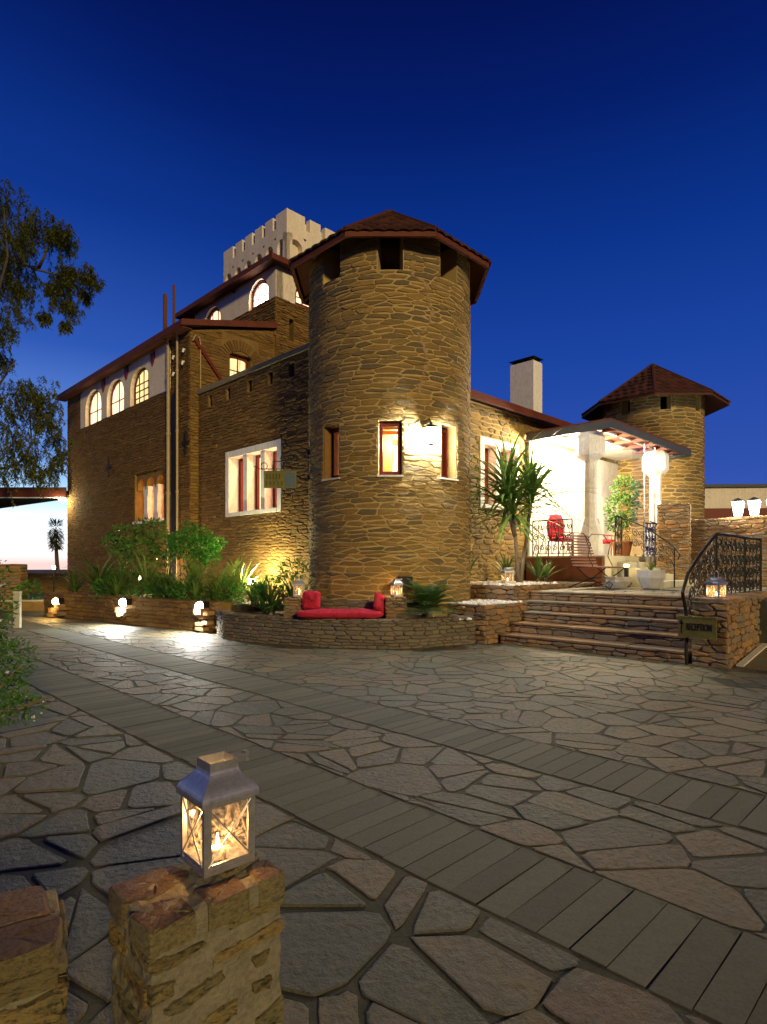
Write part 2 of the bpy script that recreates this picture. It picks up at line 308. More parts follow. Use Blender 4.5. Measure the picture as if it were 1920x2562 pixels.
def stone_into(mb, poly, f, d, bev, rng, flat=False, wob=.0):
    c = cen(poly); n = len(poly)
    ring = [(p[0] + rng.uniform(-wob, wob), p[1] + rng.uniform(-wob, wob)) for p in poly]
    r = max(math.sqrt(abs(area(poly))), 1e-3); k = max(.55, 1 - bev / r * 2)
    tx, ty = rng.uniform(-.12, .12), rng.uniform(-.16, .16)
    top = [(c[0] + (p[0] - c[0]) * k, c[1] + (p[1] - c[1]) * k) for p in ring]
    dz = (lambda p: d) if flat else (lambda p: d * (1 + (p[0] - c[0]) / r * tx * 3 + (p[1] - c[1]) / r * ty * 3 + rng.uniform(-.12, .12)))
    vs = [f(p[0], p[1], -.012) for p in ring] + [f(p[0], p[1], d * .72) for p in ring] + [f(p[0], p[1], dz(p)) for p in top]
    fs = [(i, (i + 1) % n, n + (i + 1) % n, n + i) for i in range(n)] + [(n + i, n + (i + 1) % n, 2 * n + (i + 1) % n, 2 * n + i) for i in range(n)]
    if flat:
        fs.append(tuple(range(2 * n, 3 * n)))
        tt = mb.tint; mb.tint = -1.2; kk = 1 + .006 / r * 1.4; mb.add([f(c[0] + (p[0] - c[0]) * kk, c[1] + (p[1] - c[1]) * kk, .0018) for p in ring], [tuple(range(n))]); mb.tint = tt
    else: vs.append(f(c[0], c[1], d * rng.uniform(.95, 1.15))); fs += [(2 * n + i, 2 * n + (i + 1) % n, 3 * n) for i in range(n)]
    mb.add(vs, fs)
def screen(P):
    if P.y < .3: return None
    return (960 + P.x / P.y * 1500, 1410 - (P.z - CAMH) / P.y * 1500)
def masonry(root, sets, mat, limit=300, name='stone', joint=.018, depth=.03, bev=.014, seed=1, rnd=.17, wob=.004, flat=False, stuff_name=None, minpx=7):
    """sets: list of (polygons [(site, poly)], map f(u, v, depth)); the largest in view become objects"""
    rng = random.Random(seed); M = wmat(root); items = []
    for polys, f in sets:
        for site, poly in polys:
            j = joint * rng.uniform(.6, 1.5)
            p = inset(poly, j / 2)
            if len(p) < 3 or area(p) < .0006: continue
            p = chaikin(p, rnd)
            c = cen(p); P = M @ Vector(f(c[0], c[1], depth)); Q = M @ Vector(f(c[0], c[1], depth + .1)); nrm = (Q - P).normalized()
            s = screen(P); px = 0
            if s and -60 < s[0] < 1980 and -60 < s[1] < 2620:
                vd = (Vector((0, 0, CAMH)) - P); dist = vd.length; px = math.sqrt(max(area(p) * max(nrm.dot(vd / dist), 0), 0)) / dist * 1500
            items.append((px, p, f, depth * rng.uniform(.6, 1.45)))
    items.sort(key=lambda t: -t[0])
    rest = MB(); k = 0
    for px, p, f, d in items:
        if k < limit and px > minpx:
            m = MB(); m.tint = rng.uniform(.12, 1); stone_into(m, p, f, d, bev, rng, flat, wob); obj(name, m, mat, root); k += 1
        else:
            rest.tint = rng.uniform(.12, 1); stone_into(rest, p, f, d, bev, rng, flat, wob)
    if rest.v: obj(stuff_name or (name + '_masonry'), rest, mat, root, kind='stuff')
def cut_rects(polys, rects, m=.0):
    """trim stone outlines round rectangular openings (u0,u1,v0,v1)"""
    out = []
    for site, p in polys:
        ok = True
        for u0, u1, v0, v1 in rects:
            u0 -= m; u1 += m; v0 -= m; v1 += m
            us = [q[0] for q in p]; vv = [q[1] for q in p]
            if max(us) <= u0 or min(us) >= u1 or max(vv) <= v0 or min(vv) >= v1: continue
            opts = [clip(p, 1, 0, u0), clip(p, -1, 0, -u1), clip(p, 0, 1, v0), clip(p, 0, -1, -v1)]
            opts = [o for o in opts if len(o) >= 3]
            if not opts: ok = False; break
            p = max(opts, key=area)
        if ok and area(p) > .0008: out.append((site, p))
    return out
def cut_half(polys, nx, ny, c):
    return [(s, q) for s, q in ((s, clip(p, nx, ny, c)) for s, p in polys) if len(q) >= 3 and area(q) > .0008]
def wall_core(us, zs, holes, f, th, du=None):
    """solid wall with openings: grid cells in (u,z), outer face depth 0, inner face -th"""
    cu = sorted(set([round(x, 4) for x in us] + [round(h, 4) for ho in holes for h in ho[:2]])); cz = sorted(set([round(x, 4) for x in zs] + [round(h, 4) for ho in holes for h in ho[2:]]))
    if du:
        ext = []
        for a, b in zip(cu, cu[1:]):
            k = max(1, math.ceil((b - a) / du)); ext += [a + (b - a) * i / k for i in range(k)]
        cu = ext + [cu[-1]]
    solid = {}
    for i in range(len(cu) - 1):
        for j in range(len(cz) - 1):
            uc, zc = (cu[i] + cu[i + 1]) / 2, (cz[j] + cz[j + 1]) / 2
            solid[i, j] = not any(h[0] < uc < h[1] and h[2] < zc < h[3] for h in holes)
    m = MB()
    for (i, j), s in solid.items():
        if not s: continue
        a, b, c, d = cu[i], cu[i + 1], cz[j], cz[j + 1]
        m.add([f(a, c, 0), f(b, c, 0), f(b, d, 0), f(a, d, 0)], [(0, 1, 2, 3)])
        m.add([f(a, c, -th), f(b, c, -th), f(b, d, -th), f(a, d, -th)], [(3, 2, 1, 0)])
        for di, dj, e in ((-1, 0, [(a, c), (a, d)]), (1, 0, [(b, d), (b, c)]), (0, -1, [(b, c), (a, c)]), (0, 1, [(a, d), (b, d)])):
            if not solid.get((i + di, j + dj), False):
                (p, q), (r, s_) = e
                m.add([f(p, q, 0), f(r, s_, 0), f(r, s_, -th), f(p, q, -th)], [(0, 1, 2, 3)])
    return m
def arch_pts(u0, u1, z0, zs, rise, n=10):
    c = (u0 + u1) / 2; r = (u1 - u0) / 2
    return [(u0, z0)] + [(c - r * cos(pi * k / n), zs + rise * sin(pi * k / n)) for k in range(n + 1)] + [(u1, z0)]
def arch_panel(f, x0, x1, z0, z1, arches, th):
    """plaster panel u in x0..x1, z0..z1 with U-shaped arched openings that start at z0"""
    m = MB(); edges = [x0]
    ar = sorted(arches)
    for a, b in zip(ar, ar[1:]): edges.append((a[1] + b[0]) / 2)
    edges.append(x1)
    for (u0, u1, zs, rise), e0, e1 in zip(ar, edges, edges[1:]):
        ip = arch_pts(u0, u1, z0, zs, rise); c = ((u0 + u1) / 2, zs); op = []
        for k, (pu, pz) in enumerate(ip):
            if k == 0: op.append((e0, z0)); continue
            if k == len(ip) - 1: op.append((e1, z0)); continue
            t = (k - 1) / (len(ip) - 3)
            if t <= .25: q = (e0, zs + (z1 - zs) * t / .25)
            elif t >= .75: q = (e1, zs + (z1 - zs) * (1 - t) / .25)
            else: q = (e0 + (e1 - e0) * (t - .25) / .5, z1)
            op.append(q)
        n = len(ip)
        vs = [f(*p, 0) for p in ip] + [f(*p, 0) for p in op] + [f(*p, -th) for p in ip]
        m.add(vs, [(i, i + 1, n + i + 1, n + i) for i in range(n - 1)] + [(i + 1, i, 2 * n + i, 2 * n + i + 1) for i in range(n - 1)])
    m.add([f(x0, z0, 0), f(x0, z1, 0), f(x0, z1, -th), f(x0, z0, -th)], [(0, 1, 2, 3)]); m.add([f(x1, z0, 0), f(x1, z1, 0), f(x1, z1, -th), f(x1, z0, -th)], [(3, 2, 1, 0)])
    m.add([f(x0, z1, 0), f(x1, z1, 0), f(x1, z1, -th), f(x0, z1, -th)], [(0, 1, 2, 3)])
    return m
def arch_window(root, f, u0, u1, z0, zs, rise, dep, glow_mat, nu=2, nz=2, fw=.07):
    """red arched frame, lit pane and glazing bars, set back by dep"""
    o = arch_pts(u0, u1, z0, zs, rise); i_ = arch_pts(u0 + fw, u1 - fw, z0 + fw, zs, max(rise - fw, .02)); n = len(o)
    m = MB(); vs = [f(*p, -dep + .05) for p in o] + [f(*p, -dep + .05) for p in i_] + [f(*p, -dep - .02) for p in i_]
    m.add(vs, [(k, (k + 1) % n, n + (k + 1) % n, n + k) for k in range(n)] + [(n + k, n + (k + 1) % n, 2 * n + (k + 1) % n, 2 * n + k) for k in range(n)])
    wf = obj('window_frame', m, 'red_paint', root)
    m = MB(); m.add([f(*p, -dep - .005) for p in i_], [tuple(range(n))]); obj('pane', m, glow_mat, wf)
    g = MB(); bw = .014; ztop = zs + rise - fw
    for k in range(1, nu):
        u = u0 + (u1 - u0) * k / nu; r = (u1 - u0) / 2; zt = zs + (rise - fw) * math.sqrt(max(0, 1 - ((u - (u0 + u1) / 2) / r) ** 2))
        g.add([f(u - bw, z0 + fw, -dep + .03), f(u + bw, z0 + fw, -dep + .03), f(u + bw, zt, -dep + .03), f(u - bw, zt, -dep + .03), f(u - bw, z0 + fw, -dep), f(u + bw, z0 + fw, -dep), f(u + bw, zt, -dep), f(u - bw, zt, -dep)], [(0, 1, 2, 3), (0, 3, 7, 4), (1, 5, 6, 2)])
    for k in range(1, nz):
        z = z0 + (zs + rise * .6 - z0) * k / nz
        g.add([f(u0 + fw, z - bw, -dep + .028), f(u1 - fw, z - bw, -dep + .028), f(u1 - fw, z + bw, -dep + .028), f(u0 + fw, z + bw, -dep + .028), f(u0 + fw, z - bw, -dep), f(u1 - fw, z - bw, -dep), f(u1 - fw, z + bw, -dep), f(u0 + fw, z + bw, -dep)], [(0, 1, 2, 3), (0, 4, 5, 1), (3, 2, 6, 7)])
    if g.v: obj('glazing_bar', g, 'red_paint', wf)
    return wf
def fbox(m, f, u0, u1, z0, z1, d0, d1):
    p = [f(u, z, d) for d in (d0, d1) for z in (z0, z1) for u in (u0, u1)]
    return m.add(p, [(0, 2, 3, 1), (4, 5, 7, 6), (0, 1, 5, 4), (2, 6, 7, 3), (0, 4, 6, 2), (1, 3, 7, 5)])

# ================================================================== the place
BL = (0.13, 13.0, 0); BZ = R(45); S2 = math.sqrt(.5)
BROOT = Matrix.Translation(BL) @ Matrix.Rotation(BZ, 4, 'Z')
def W(a, b, z=0): return BROOT @ Vector((a, b, z))
def building(name, label, cat='building', group=None): return thing(name, label, cat, BL, BZ, group)
def tosite(x, y): 
    p = BROOT.inverted() @ Vector((x, y, 0)); return (p.x, p.y)
# ------------------------------------------------------------------ ground and paving
def vis(P, mx_=350, my=350):
    s = screen(P); return s is not None and -mx_ < s[0] < 1920 + mx_ and -my < s[1] < 2562 + my
g = MB(); rings = [0, 3, 8, 15, 25, 40, 48, 70, 120, 220, 400, 900, 2000, 4500]; nseg = 48
def gz(r): return 0 if r <= 48 else -38 * min(1, ((r - 48) / 300)) ** .8
g.add([(0, 0, 0)], [])
for r in rings[1:]: g.add([(r * cos(2 * pi * k / nseg), r * sin(2 * pi * k / nseg), gz(r)) for k in range(nseg)], [])
g.f = [(0, 1 + k, 1 + (k + 1) % nseg) for k in range(nseg)] + [(1 + i * nseg + k, 1 + (i + 1) * nseg + k, 1 + (i + 1) * nseg + (k + 1) % nseg, 1 + i * nseg + (k + 1) % nseg) for i in range(len(rings) - 2) for k in range(nseg)]
obj('hillside', g, 'joint', None, kind='structure')
drive = bpy.data.objects.new('driveway_paving', None); col.objects.link(drive); drive.location = BL; drive.rotation_euler = (0, 0, BZ); drive['kind'] = 'structure'
rg = random.Random(11); sites = []
T1, T2 = (-7.14, -6.53), (-5.45, -4.83)
a = -13.5
while a < 3.2:
    b = -15
    while b < 15:
        p = (a + rg.uniform(-.18, .18), b + rg.uniform(-.18, .18))
        zone = .3 if T1[1] < p[0] < T2[0] else (.2 if p[0] < T1[0] else .12)
        if rg.random() > zone: sites.append(p)
        b += .36
    a += .36
def flag_ok(p):
    q = W(*p); return q.y > .5 and q.y < 17 and vis(q, 1700, 1500) and not (p[0] > .3) and not (p[0] > -.6 and p[1] > -1)
fl = voronoi(sites, .42, .42, flag_ok)
def shatter(polys, amin, prob, rg_):
    out = []
    for s_, p in polys:
        if area(p) > amin and rg_.random() < prob:
            c = cen(p); a_ = rg_.uniform(0, pi); nx, ny = cos(a_), sin(a_); k = nx * c[0] + ny * c[1] + rg_.uniform(-.06, .06)
            for q in (clip(p, nx, ny, k), clip(p, -nx, -ny, -k)):
                if len(q) >= 3: out.append((cen(q), q))
        else: out.append((s_, p))
    return out
fl = cut_rects(fl, [(T1[0], T1[1], -20, 20), (T2[0], T2[1], -20, 20)], .012)
fl = [x for x in shatter([x for x in fl if x[0][0] >= T2[1]], .09, .6, rg) ] + shatter([x for x in fl if x[0][0] < T2[1]], .13, .5, rg)
near = [x for x in fl if x[0][0] < T1[0]]; rest_ = [x for x in fl if x[0][0] >= T1[0]]
jit = lambda u, v, d: (u, v, d)
masonry(drive, [(rest_, jit)], 'flag', 215, 'flagstone', .022, .006, .006, 21, .12, .013, True, 'flagstones_far')
masonry(drive, [(near, jit)], 'flag', 85, 'flagstone', .03, .009, .007, 22, .11, .015, True, 'flagstones_near')
pm = []
for k in range(7):
    m = MB(); m.tint = k / 6; wd, ln = .14 / 2, .598 / 2; e = .004
    m.add([(-ln, -wd, 0), (ln, -wd, 0), (ln, wd, 0), (-ln, wd, 0), (-ln, -wd, .004), (ln, -wd, .004), (ln, wd, .004), (-ln, wd, .004), (-ln + e, -wd + e, .0045), (ln - e, -wd + e, .0045), (ln - e, wd - e, .0045), (-ln + e, wd - e, .0045)],
          [(0, 1, 5, 4), (1, 2, 6, 5), (2, 3, 7, 6), (3, 0, 4, 7), (4, 5, 9, 8), (5, 6, 10, 9), (6, 7, 11, 10), (7, 4, 8, 11), (8, 9, 10, 11)]); pm.append(meshdata('paver', m, 'paver'))
for c0, c1 in (T1, T2):
    b = -12.6
    while b < 6:
        q = W((c0 + c1) / 2, b)
        if q.y > .6 and vis(q, 900, 900):
            inst('paver', rg.choice(pm), drive, Matrix.Translation(((c0 + c1) / 2 + rg.uniform(-.009, .009), b + rg.uniform(-.002, .002), rg.uniform(0, .004))) @ Matrix.Rotation(rg.uniform(-.012, .012), 4, 'Z') @ Matrix.Rotation(rg.uniform(-.006, .006), 4, 'X'))
        b += .147

# ------------------------------------------------------------------ round tower in front
RT = 1.727
tower = thing('round_tower', 'tall round rubble stone tower with red tiled roof and glaring wall lamp', 'tower', BL)
def cyl(r): return lambda u, z, d: ((r + d) * sin(u / r), -(r + d) * cos(u / r), z)
ft = cyl(RT)
WZ0, WZ1 = 3.16, 4.2
phs = [-42, 0, 42]
wins = [(R(p) * RT - .225, R(p) * RT + .225, WZ0, WZ1) for p in phs]
slots = [(R(p) * RT - .24, R(p) * RT + .24, 7.03, 7.8) for p in (-126, -84, -42, 0, 42, 84, 126)]
HC = pi * RT
obj('wall', wall_core([-HC, HC], [0, 2.35, 4.9, 7.8], wins + slots, ft, .4, .14), 'mortar', tower)
rg = random.Random(3)
st = voronoi(courses(-HC * .8, HC * .8, 0, 7.8, .37, .088, rg, .32), .37, .088)
st = [x for x in st if abs(x[0][0]) < HC * .78]
st = cut_rects(cut_half(cut_half(st, 0, 1, 7.76), 0, -1, 0), wins + slots, .004)
masonry(tower, [(st, ft)], 'stone', 300, 'stone', .024, .013, .010, 5, .12, .009)
stk = [(960, 470), (955, 520), (950, 600), (1035, 640), (1060, 780), (1092, 830), (1065, 920), (1040, 990), (985, 1010), (1015, 1090), (1048, 1170), (1040, 1270), (992, 1350), (985, 1460)]
stk2 = []
for (x0_, y0_), (x1_, y1_) in zip(stk, stk[1:]): stk2 += [(x0_ + (x1_ - x0_) * k / 5 + U(-11, 11), y0_ + (y1_ - y0_) * k / 5) for k in range(5)]
m = MB(); pv = None
for x, y in stk2:
    F_ = (700 + x * .35, 480 + y * .35); ph_ = math.asin((F_[0] - 975) / 1500 * 11.45 / RT); z_ = CAMH + (1410 - F_[1]) / 1500 * 11.35; q = [ft(ph_ * RT - U(.008, .065), z_, .0135), ft(ph_ * RT + U(.008, .065), z_, .0135)]
    if pv: m.add([pv[0], pv[1], q[1], q[0]], [(3, 2, 1, 0)])
    pv = q
obj('mortar_repair', m, 'stone_repair', tower)
m = MB(); m.lathe([(.01, 4.42), (RT - .38, 4.42), (RT - .38, 4.5), (.01, 4.5)], 24); obj('upper_floor', m, 'beam_wood', tower)
m = MB(); m.lathe([(.01, 2.3), (RT - .38, 2.3), (RT - .38, 2.36), (.01, 2.36)], 24); obj('lower_floor', m, 'white_paint', tower)
obj('inner_wall', wall_core([R(65) * 1.31, R(295) * 1.31], [2.36, 4.42], [], cyl(1.31), .02, .15), 'white_paint', tower)
for k in range(5):
    y = -1.0 + k * .5; h_ = math.sqrt(max(.05, 1.3 ** 2 - y * y)); part('ceiling_beam', 'beam_wood', tower, (-h_, h_, y - .05, y + .05, 4.28, 4.42))
part('wall_cupboard', 'red_paint', tower, (-.35, .1, .75, 1.0, 3.85, 4.1))
light('room_light', 'POINT', (.25, .1, 4.1), 260, (1, .72, .38), tower, .1)
for p in phs:
    wf = MB(); uc = R(p) * RT
    for (u0, u1, z0, z1) in ((-.225, -.155, WZ0, WZ1), (.155, .225, WZ0, WZ1), (-.155, .155, WZ0, WZ0 + .09), (-.155, .155, WZ1 - .09, WZ1)):
        fbox(wf, ft, uc + u0, uc + u1, z0, z1, -.2 if p == 0 else -.3, -.12 if p == 0 else -.2)
    wo_ = obj('window_frame', wf, 'red_paint', tower)
    m = MB(); fbox(m, ft, uc - .155, uc + .155, WZ0 + .09, WZ1 - .09, -.275, -.27); obj('pane', m, 'glass', wo_)
    if p:
        m = MB(); m.tint = .5; [fbox(m, ft, uc + s_ * .225 - (.02 if s_ > 0 else 0), uc + s_ * .225 + (.02 if s_ < 0 else 0), WZ0 + .004, WZ1, -.199, -.002) for s_ in (-1,)]; obj('reveal', m, 'stone_brown', tower); m = MB(); m.tint = .4; fbox(m, ft, uc + .205, uc + .225, WZ0 + .004, WZ1, -.199, -.002); obj('reveal', m, 'stone_brown', tower)
    m = MB(); fbox(m, ft, uc - .245, uc + .245, WZ0 - .03, WZ0 + .004, -.2, .045); obj('sill', m, 'concrete', tower)
EZ, AZ, RE = 7.6, 9.08, 2.18
oct_ = [(RE * sin(R(22.5 + 45 * k)), -RE * cos(R(22.5 + 45 * k))) for k in range(8)]
m = MB(); m.add([(*p, EZ) for p in oct_] + [(*p, EZ - .1) for p in oct_] + [(p[0] * .97, p[1] * .97, EZ - .1) for p in oct_], [(k, (k + 1) % 8, 8 + (k + 1) % 8, 8 + k) for k in range(8)] + [(8 + k, 8 + (k + 1) % 8, 16 + (k + 1) % 8, 16 + k) for k in range(8)])
m.add([(p[0] * .97, p[1] * .97, EZ - .1) for p in oct_] + [(p[0] * .97, p[1] * .97, EZ - .03) for p in oct_], [(k, (k + 1) % 8, 8 + (k + 1) % 8, 8 + k) for k in range(8)])
roof = obj('roof', MB(), 'soffit', tower)
rm = MB(); rm.add([(*p, EZ) for p in oct_] + [(0, 0, AZ)], [(k, (k + 1) % 8, 8) for k in range(8)]); rm.add([(p[0] * .995, p[1] * .995, EZ - .03) for p in oct_] + [(0, 0, AZ - .1)], [((k + 1) % 8, k, 8) for k in range(8)])
roof.data = meshdata('roof', rm, 'soffit')
obj('fascia_board', m, 'fascia', roof)
for k in range(8):
    p = oct_[k]; mm_ = MB(); mm_.tube([(p[0] * .5, p[1] * .5, EZ + (AZ - EZ) * .5 - .14), (p[0] * .985, p[1] * .985, EZ - .08)], .035, 4); obj('rafter', mm_, 'fascia', roof)
def tile_mesh(wd, ln):
    out = []
    for k in range(4):
        m = MB(); m.tint = k / 3; n = 6; vs = []
        for y in (0, ln):
            for i in range(n + 1):
                x = -wd / 2 + wd * i / n; zz = .028 * sin(pi * i / n) + (.024 if y == 0 else 0); vs.append((x, y, zz + .012))
        for i in range(n + 1): vs.append((-wd / 2 + wd * i / n, 0, .028 * sin(pi * i / n) + .002))
        m.add(vs, [(i, i + 1, n + 2 + i, n + 1 + i) for i in range(n)] + [(i + 1, i, 2 * n + 2 + i, 2 * n + 3 + i) for i in range(n)]); out.append(meshdata('roof_tile', m, 'tile'))
    return out
TM = tile_mesh(.25, .33)
def tile_roof(root, RE, EZ, AZ, nseg_, ph, limit_ok, rows, rg):
    apo = RE * cos(pi / nseg_); L = math.hypot(apo, AZ - EZ); edge = 2 * RE * sin(pi / nseg_); sl = math.atan2(AZ - EZ, apo)
    for k in range(nseg_):
        th = ph + 2 * pi * k / nseg_
        if not limit_ok(th): continue
        e = Vector((sin(th), -cos(th), 0)); t = Vector((cos(th), sin(th), 0)); up = (-e * cos(sl) + Vector((0, 0, 1)) * sin(sl)); nr = t.cross(up)
        for i in range(rows):
            s = L * i / rows; wd = edge * (1 - s / L); n = max(1, round(wd / .25))
            for j in range(n):
                c = e * apo + Vector((0, 0, EZ)) + up * (s - .03) + t * (-wd / 2 + wd * (j + .5) / n) + nr * .004
                M = Matrix((t * (wd / n / .25), up, nr)).transposed().to_4x4(); M.translation = c
                inst('roof_tile', rg.choice(TM), root, M @ Matrix.Rotation(rg.uniform(-.02, .02), 4, 'Z'))
    for k in range(nseg_):
        th = ph + 2 * pi * (k + .5) / nseg_; p = Vector((RE * sin(th), -RE * cos(th), EZ + .03))
        m = MB(); m.tint = .4; m.tube([p + (Vector((0, 0, AZ + .04)) - p) * q for q in (0, .25, .5, .75, 1)], .055, 6); obj('hip_cap', m, 'tile', root)
    m = MB(); m.lathe([(.26, AZ - .16), (.2, AZ - .02), (.08, AZ + .05), (.01, AZ + .07)], 8, ph=pi / 8); obj('roof_cap', m, 'tile', root)
tile_roof(roof, RE, EZ, AZ, 8, 0, lambda th: True, 9, rg)
m = MB(); fbox(m, ft, .14, .39, 1.0, 1.26, 0.02, .13); obj('vent_box', m, 'iron', tower)
# wall lamp
ph = R(23); lc = Vector((sin(ph), -cos(ph), 0)); lp = lc * (RT + .2)
lamp = thing('wall_lamp', 'glaring white lantern fixed to the round stone tower between two windows', 'wall lamp', (BL[0] + lp.x, BL[1] + lp.y, 3.72))
m = MB(); m.squares([(.05, 0), (.06, .02), (.05, .03)]); obj('lamp_base', m, 'iron', lamp)
m = MB(); m.squares([(.06, .03), (.11, .3)]); obj('lamp_glass', m, 'tower_lamp', lamp)
m = MB(); m.squares([(.13, .3), (.13, .315), (.03, .39), (.015, .43)]); obj('lamp_cap', m, 'iron', lamp)
m = MB(); m.tube([(0, 0, .41), Vector((0, 0, .5)) - lc * .05, Vector((0, 0, .48)) - lc * .2], .012, 6); obj('bracket', m, 'iron', lamp)
# hanging sign on the left of the tower
sg = thing('hanging_sign', 'olive green sign board hanging from scrolled iron bracket beside the tower', 'sign', (-1.6, 12.55, -.6))
m = MB(); m.tube([(0.02, 0, 3.9), (.02, 0, 4.45)], .014, 5); m.tube([(0, 0, 4.08), (-1.0, 0, 4.08)], .011, 5); m.tube([(0, 0, 4.24), (-.72, 0, 4.24), (-.72, 0, 4.08)], .011, 5); m.tube([(0, 0, 4.4), (-.22, 0, 4.4), (-.22, 0, 4.24)], .01, 5)
m.tube([(-1.0 + .0, 0, 4.08), (-1.06, 0, 4.13), (-1.12, 0, 4.14)], .009, 5)
m.tube([(-.9 + .07 * cos(t * .5), 0, 4.14 + .07 * sin(t * .5)) for t in range(-3, 10)], .009, 5)
for cxx, cz, rr in ((-.45, 4.17, .07), (-.36, 4.31, .05), (-.52, 4.3, .05)): m.tube([(cxx + rr * cos(t * .6) * (1 - t / 18), 0, cz + rr * sin(t * .6) * (1 - t / 18)) for t in range(14)], .009, 5)
obj('bracket', m, 'iron', sg)
m = MB(); m.box(-.9, -.22, -.015, .015, 3.68, 4.04); bd = obj('board', m, 'sign_green', sg)
m = MB(); m.box(-.46, -.25, -.021, -.016, 3.7, 4.01); obj('blue_panel', m, 'sign_blue', sg)
m = MB()
for k in range(5): m.box(-.85 + k * .065, -.82 + k * .065, -.02, -.016, 3.86, 3.98)
for k in range(7): m.box(-.86 + k * .08, -.835 + k * .08, -.02, -.016, 3.74, 3.82)
obj('lettering', m, 'sign_text', sg, kind='stuff')
m = MB(); [m.tube([(x, 0, 4.03), (x, 0, 4.09)], .006, 4) for x in (-.8, -.3)]; obj('hanger', m, 'iron', sg)
m = MB(); m.box(0, .06, -.02, .02, 3.85, 3.95); m.box(0, .06, -.02, .02, 4.38, 4.48); obj('wall_plate', m, 'iron', sg)

# ------------------------------------------------------------------ front wing with parapet and mullioned window
wing = building('stone_wing', 'low stone wing with white mullioned window and plain parapet beside round tower')
fw_ = lambda u, z, d: (-.65 - d, u, z)
WH = (3.05, 5.66, 2.78, 4.56)
gaps = [(b, b + .2, 6.0, 6.32) for b in (2.55, 3.45, 4.4, 5.45, 6.45)]
obj('wall', wall_core([.2, 7.24], [0, 6.48], [WH] + gaps, fw_, .95), 'mortar_brown', wing)
st = voronoi(courses(.2, 7.3, .3, 6.5, .32, .082, rg, .3), .32, .082)
st = cut_rects(cut_half(cut_half(cut_half(st, 0, 1, 6.46), 1, 0, 7.22), -1, 0, -.9), [WH] + gaps, .006)
masonry(wing, [(st, fw_)], 'stone_brown', 300, 'stone', .022, .018, .012, 6)
m = MB(); fbox(m, fw_, .3, 7.24, 6.48, 6.6, -.42, .06); obj('coping', m, 'mortar_grey', wing)
part('flat_roof', 'dark_room', wing, (-.1, 5, .3, 7.2, 5.8, 5.95))
def mullioned(root, f, u0, u1, z0, z1, n, glow, side=1, dep=.36):
    m = MB(); fr = .17; mw = .19
    fbox(m, f, u0, u0 + fr, z0, z1, -dep, .035); fbox(m, f, u1 - fr, u1, z0, z1, -dep, .035)
    fbox(m, f, u0 + fr, u1 - fr, z1 - fr, z1, -dep, .03); fbox(m, f, u0 + fr - .002, u1 - fr + .002, z0, z0 + .1, -dep, .06)
    fr_o = obj('window_surround', m, 'white_paint', root)
    lw = (u1 - u0 - 2 * fr - (n - 1) * mw) / n
    for k in range(n):
        a0 = u0 + fr + k * (lw + mw)
        if k: mm_ = MB(); fbox(mm_, f, a0 - mw, a0, z0 + .1, z1 - fr, -dep + .0, -.03); obj('mullion', mm_, 'white_paint', root)
        fm = MB(); 
        for q in ((a0, a0 + .09, z0 + .1, z1 - fr), (a0 + lw - .09, a0 + lw, z0 + .1, z1 - fr), (a0 + .09, a0 + lw - .09, z0 + .1, z0 + .17), (a0 + .09, a0 + lw - .09, z1 - fr - .07, z1 - fr)): fbox(fm, f, *q, -dep - .03, -dep + .07)
        c = obj('casement', fm, 'red_paint', root); pm_ = MB(); fbox(pm_, f, a0 + .05, a0 + lw - .05, z0 + .15, z1 - fr - .05, -dep - .02, -dep - .01); obj('pane', pm_, glow, c)
mullioned(wing, fw_, *WH[:2], *WH[2:], 3, 'pink_window')

# ------------------------------------------------------------------ tall house on the left
house = building('stone_house', 'tall brown stone house with white upper band and three arched lit windows')
AH, B0, B1 = -.92, 7.24, 17.9
fh = lambda u, z, d: (AH - d, u, z)
fr_ = lambda u, z, d: (u, B0 - d, z)
SL = (8.95, 11.1, 2.85, 4.5); WP = (8.46, 16.3, 6.85, 8.3)
obj('wall', wall_core([B0, B1], [0, 8.3], [SL, WP], fh, .7), 'mortar_brown', house)
zt = lambda a_: 8.32 + .29 * (a_ - AH)
st = voronoi(courses(B0, B1, 0, 8.6, .3, .072, rg, .3), .3, .072)
st = cut_rects(cut_half(cut_half(cut_half(st, 0, 1, 8.29), 1, 0, B1 - .01), -1, 0, -B0 - .01), [SL, WP], .004)
RW = (.38, 1.16, 7.15, 8.0)
wr = wall_core([AH, 2.1], [0, 8.3], [RW], fr_, .5); wr.add([fr_(AH, 8.3, 0), fr_(2.1, 8.3, 0), fr_(2.1, zt(2.1), 0)], [(0, 1, 2)])
obj('gable_wall', wr, 'mortar_brown', house)
st2 = voronoi(courses(AH, 2.1, 0, 9.7, .32, .085, rg), .32, .085, lambda p: p[1] > 6 or p[0] < -.5)
st2 = cut_rects(cut_half(cut_half(cut_half(st2, -.29, 1, 8.26 + .29 * .92), 1, 0, 2.02), -1, 0, -AH), [RW, (.12, 1.42, 7.95, 8.55)], .004)
masonry(house, [(st, fh), (st2, fr_)], 'stone_brown', 300, 'stone', .019, .018, .011, 7, .16)
# voussoirs over the gable window
for k in range(17):
    t = R(22) + R(136) * k / 16; m = MB(); m.tint = U(0, 1); c = (.77, 7.62)
    pt = lambda r, a_: (c[0] - r * cos(a_), c[1] + r * sin(a_) * .95)
    q = [pt(.50, t - .055), pt(.50, t + .055), pt(.84, t + .05), pt(.84, t - .05)]
    m.add([fr_(*p, 0) for p in q] + [fr_(*p, .035) for p in q], [(4, 5, 6, 7), (0, 1, 5, 4), (1, 2, 6, 5), (2, 3, 7, 6), (3, 0, 4, 7)]); obj('voussoir', m, 'stone_brown', house)
arch_window(house, fr_, .4, 1.14, 7.1, 7.85, .13, .2, 'yellow_window', 2, 2, .08)
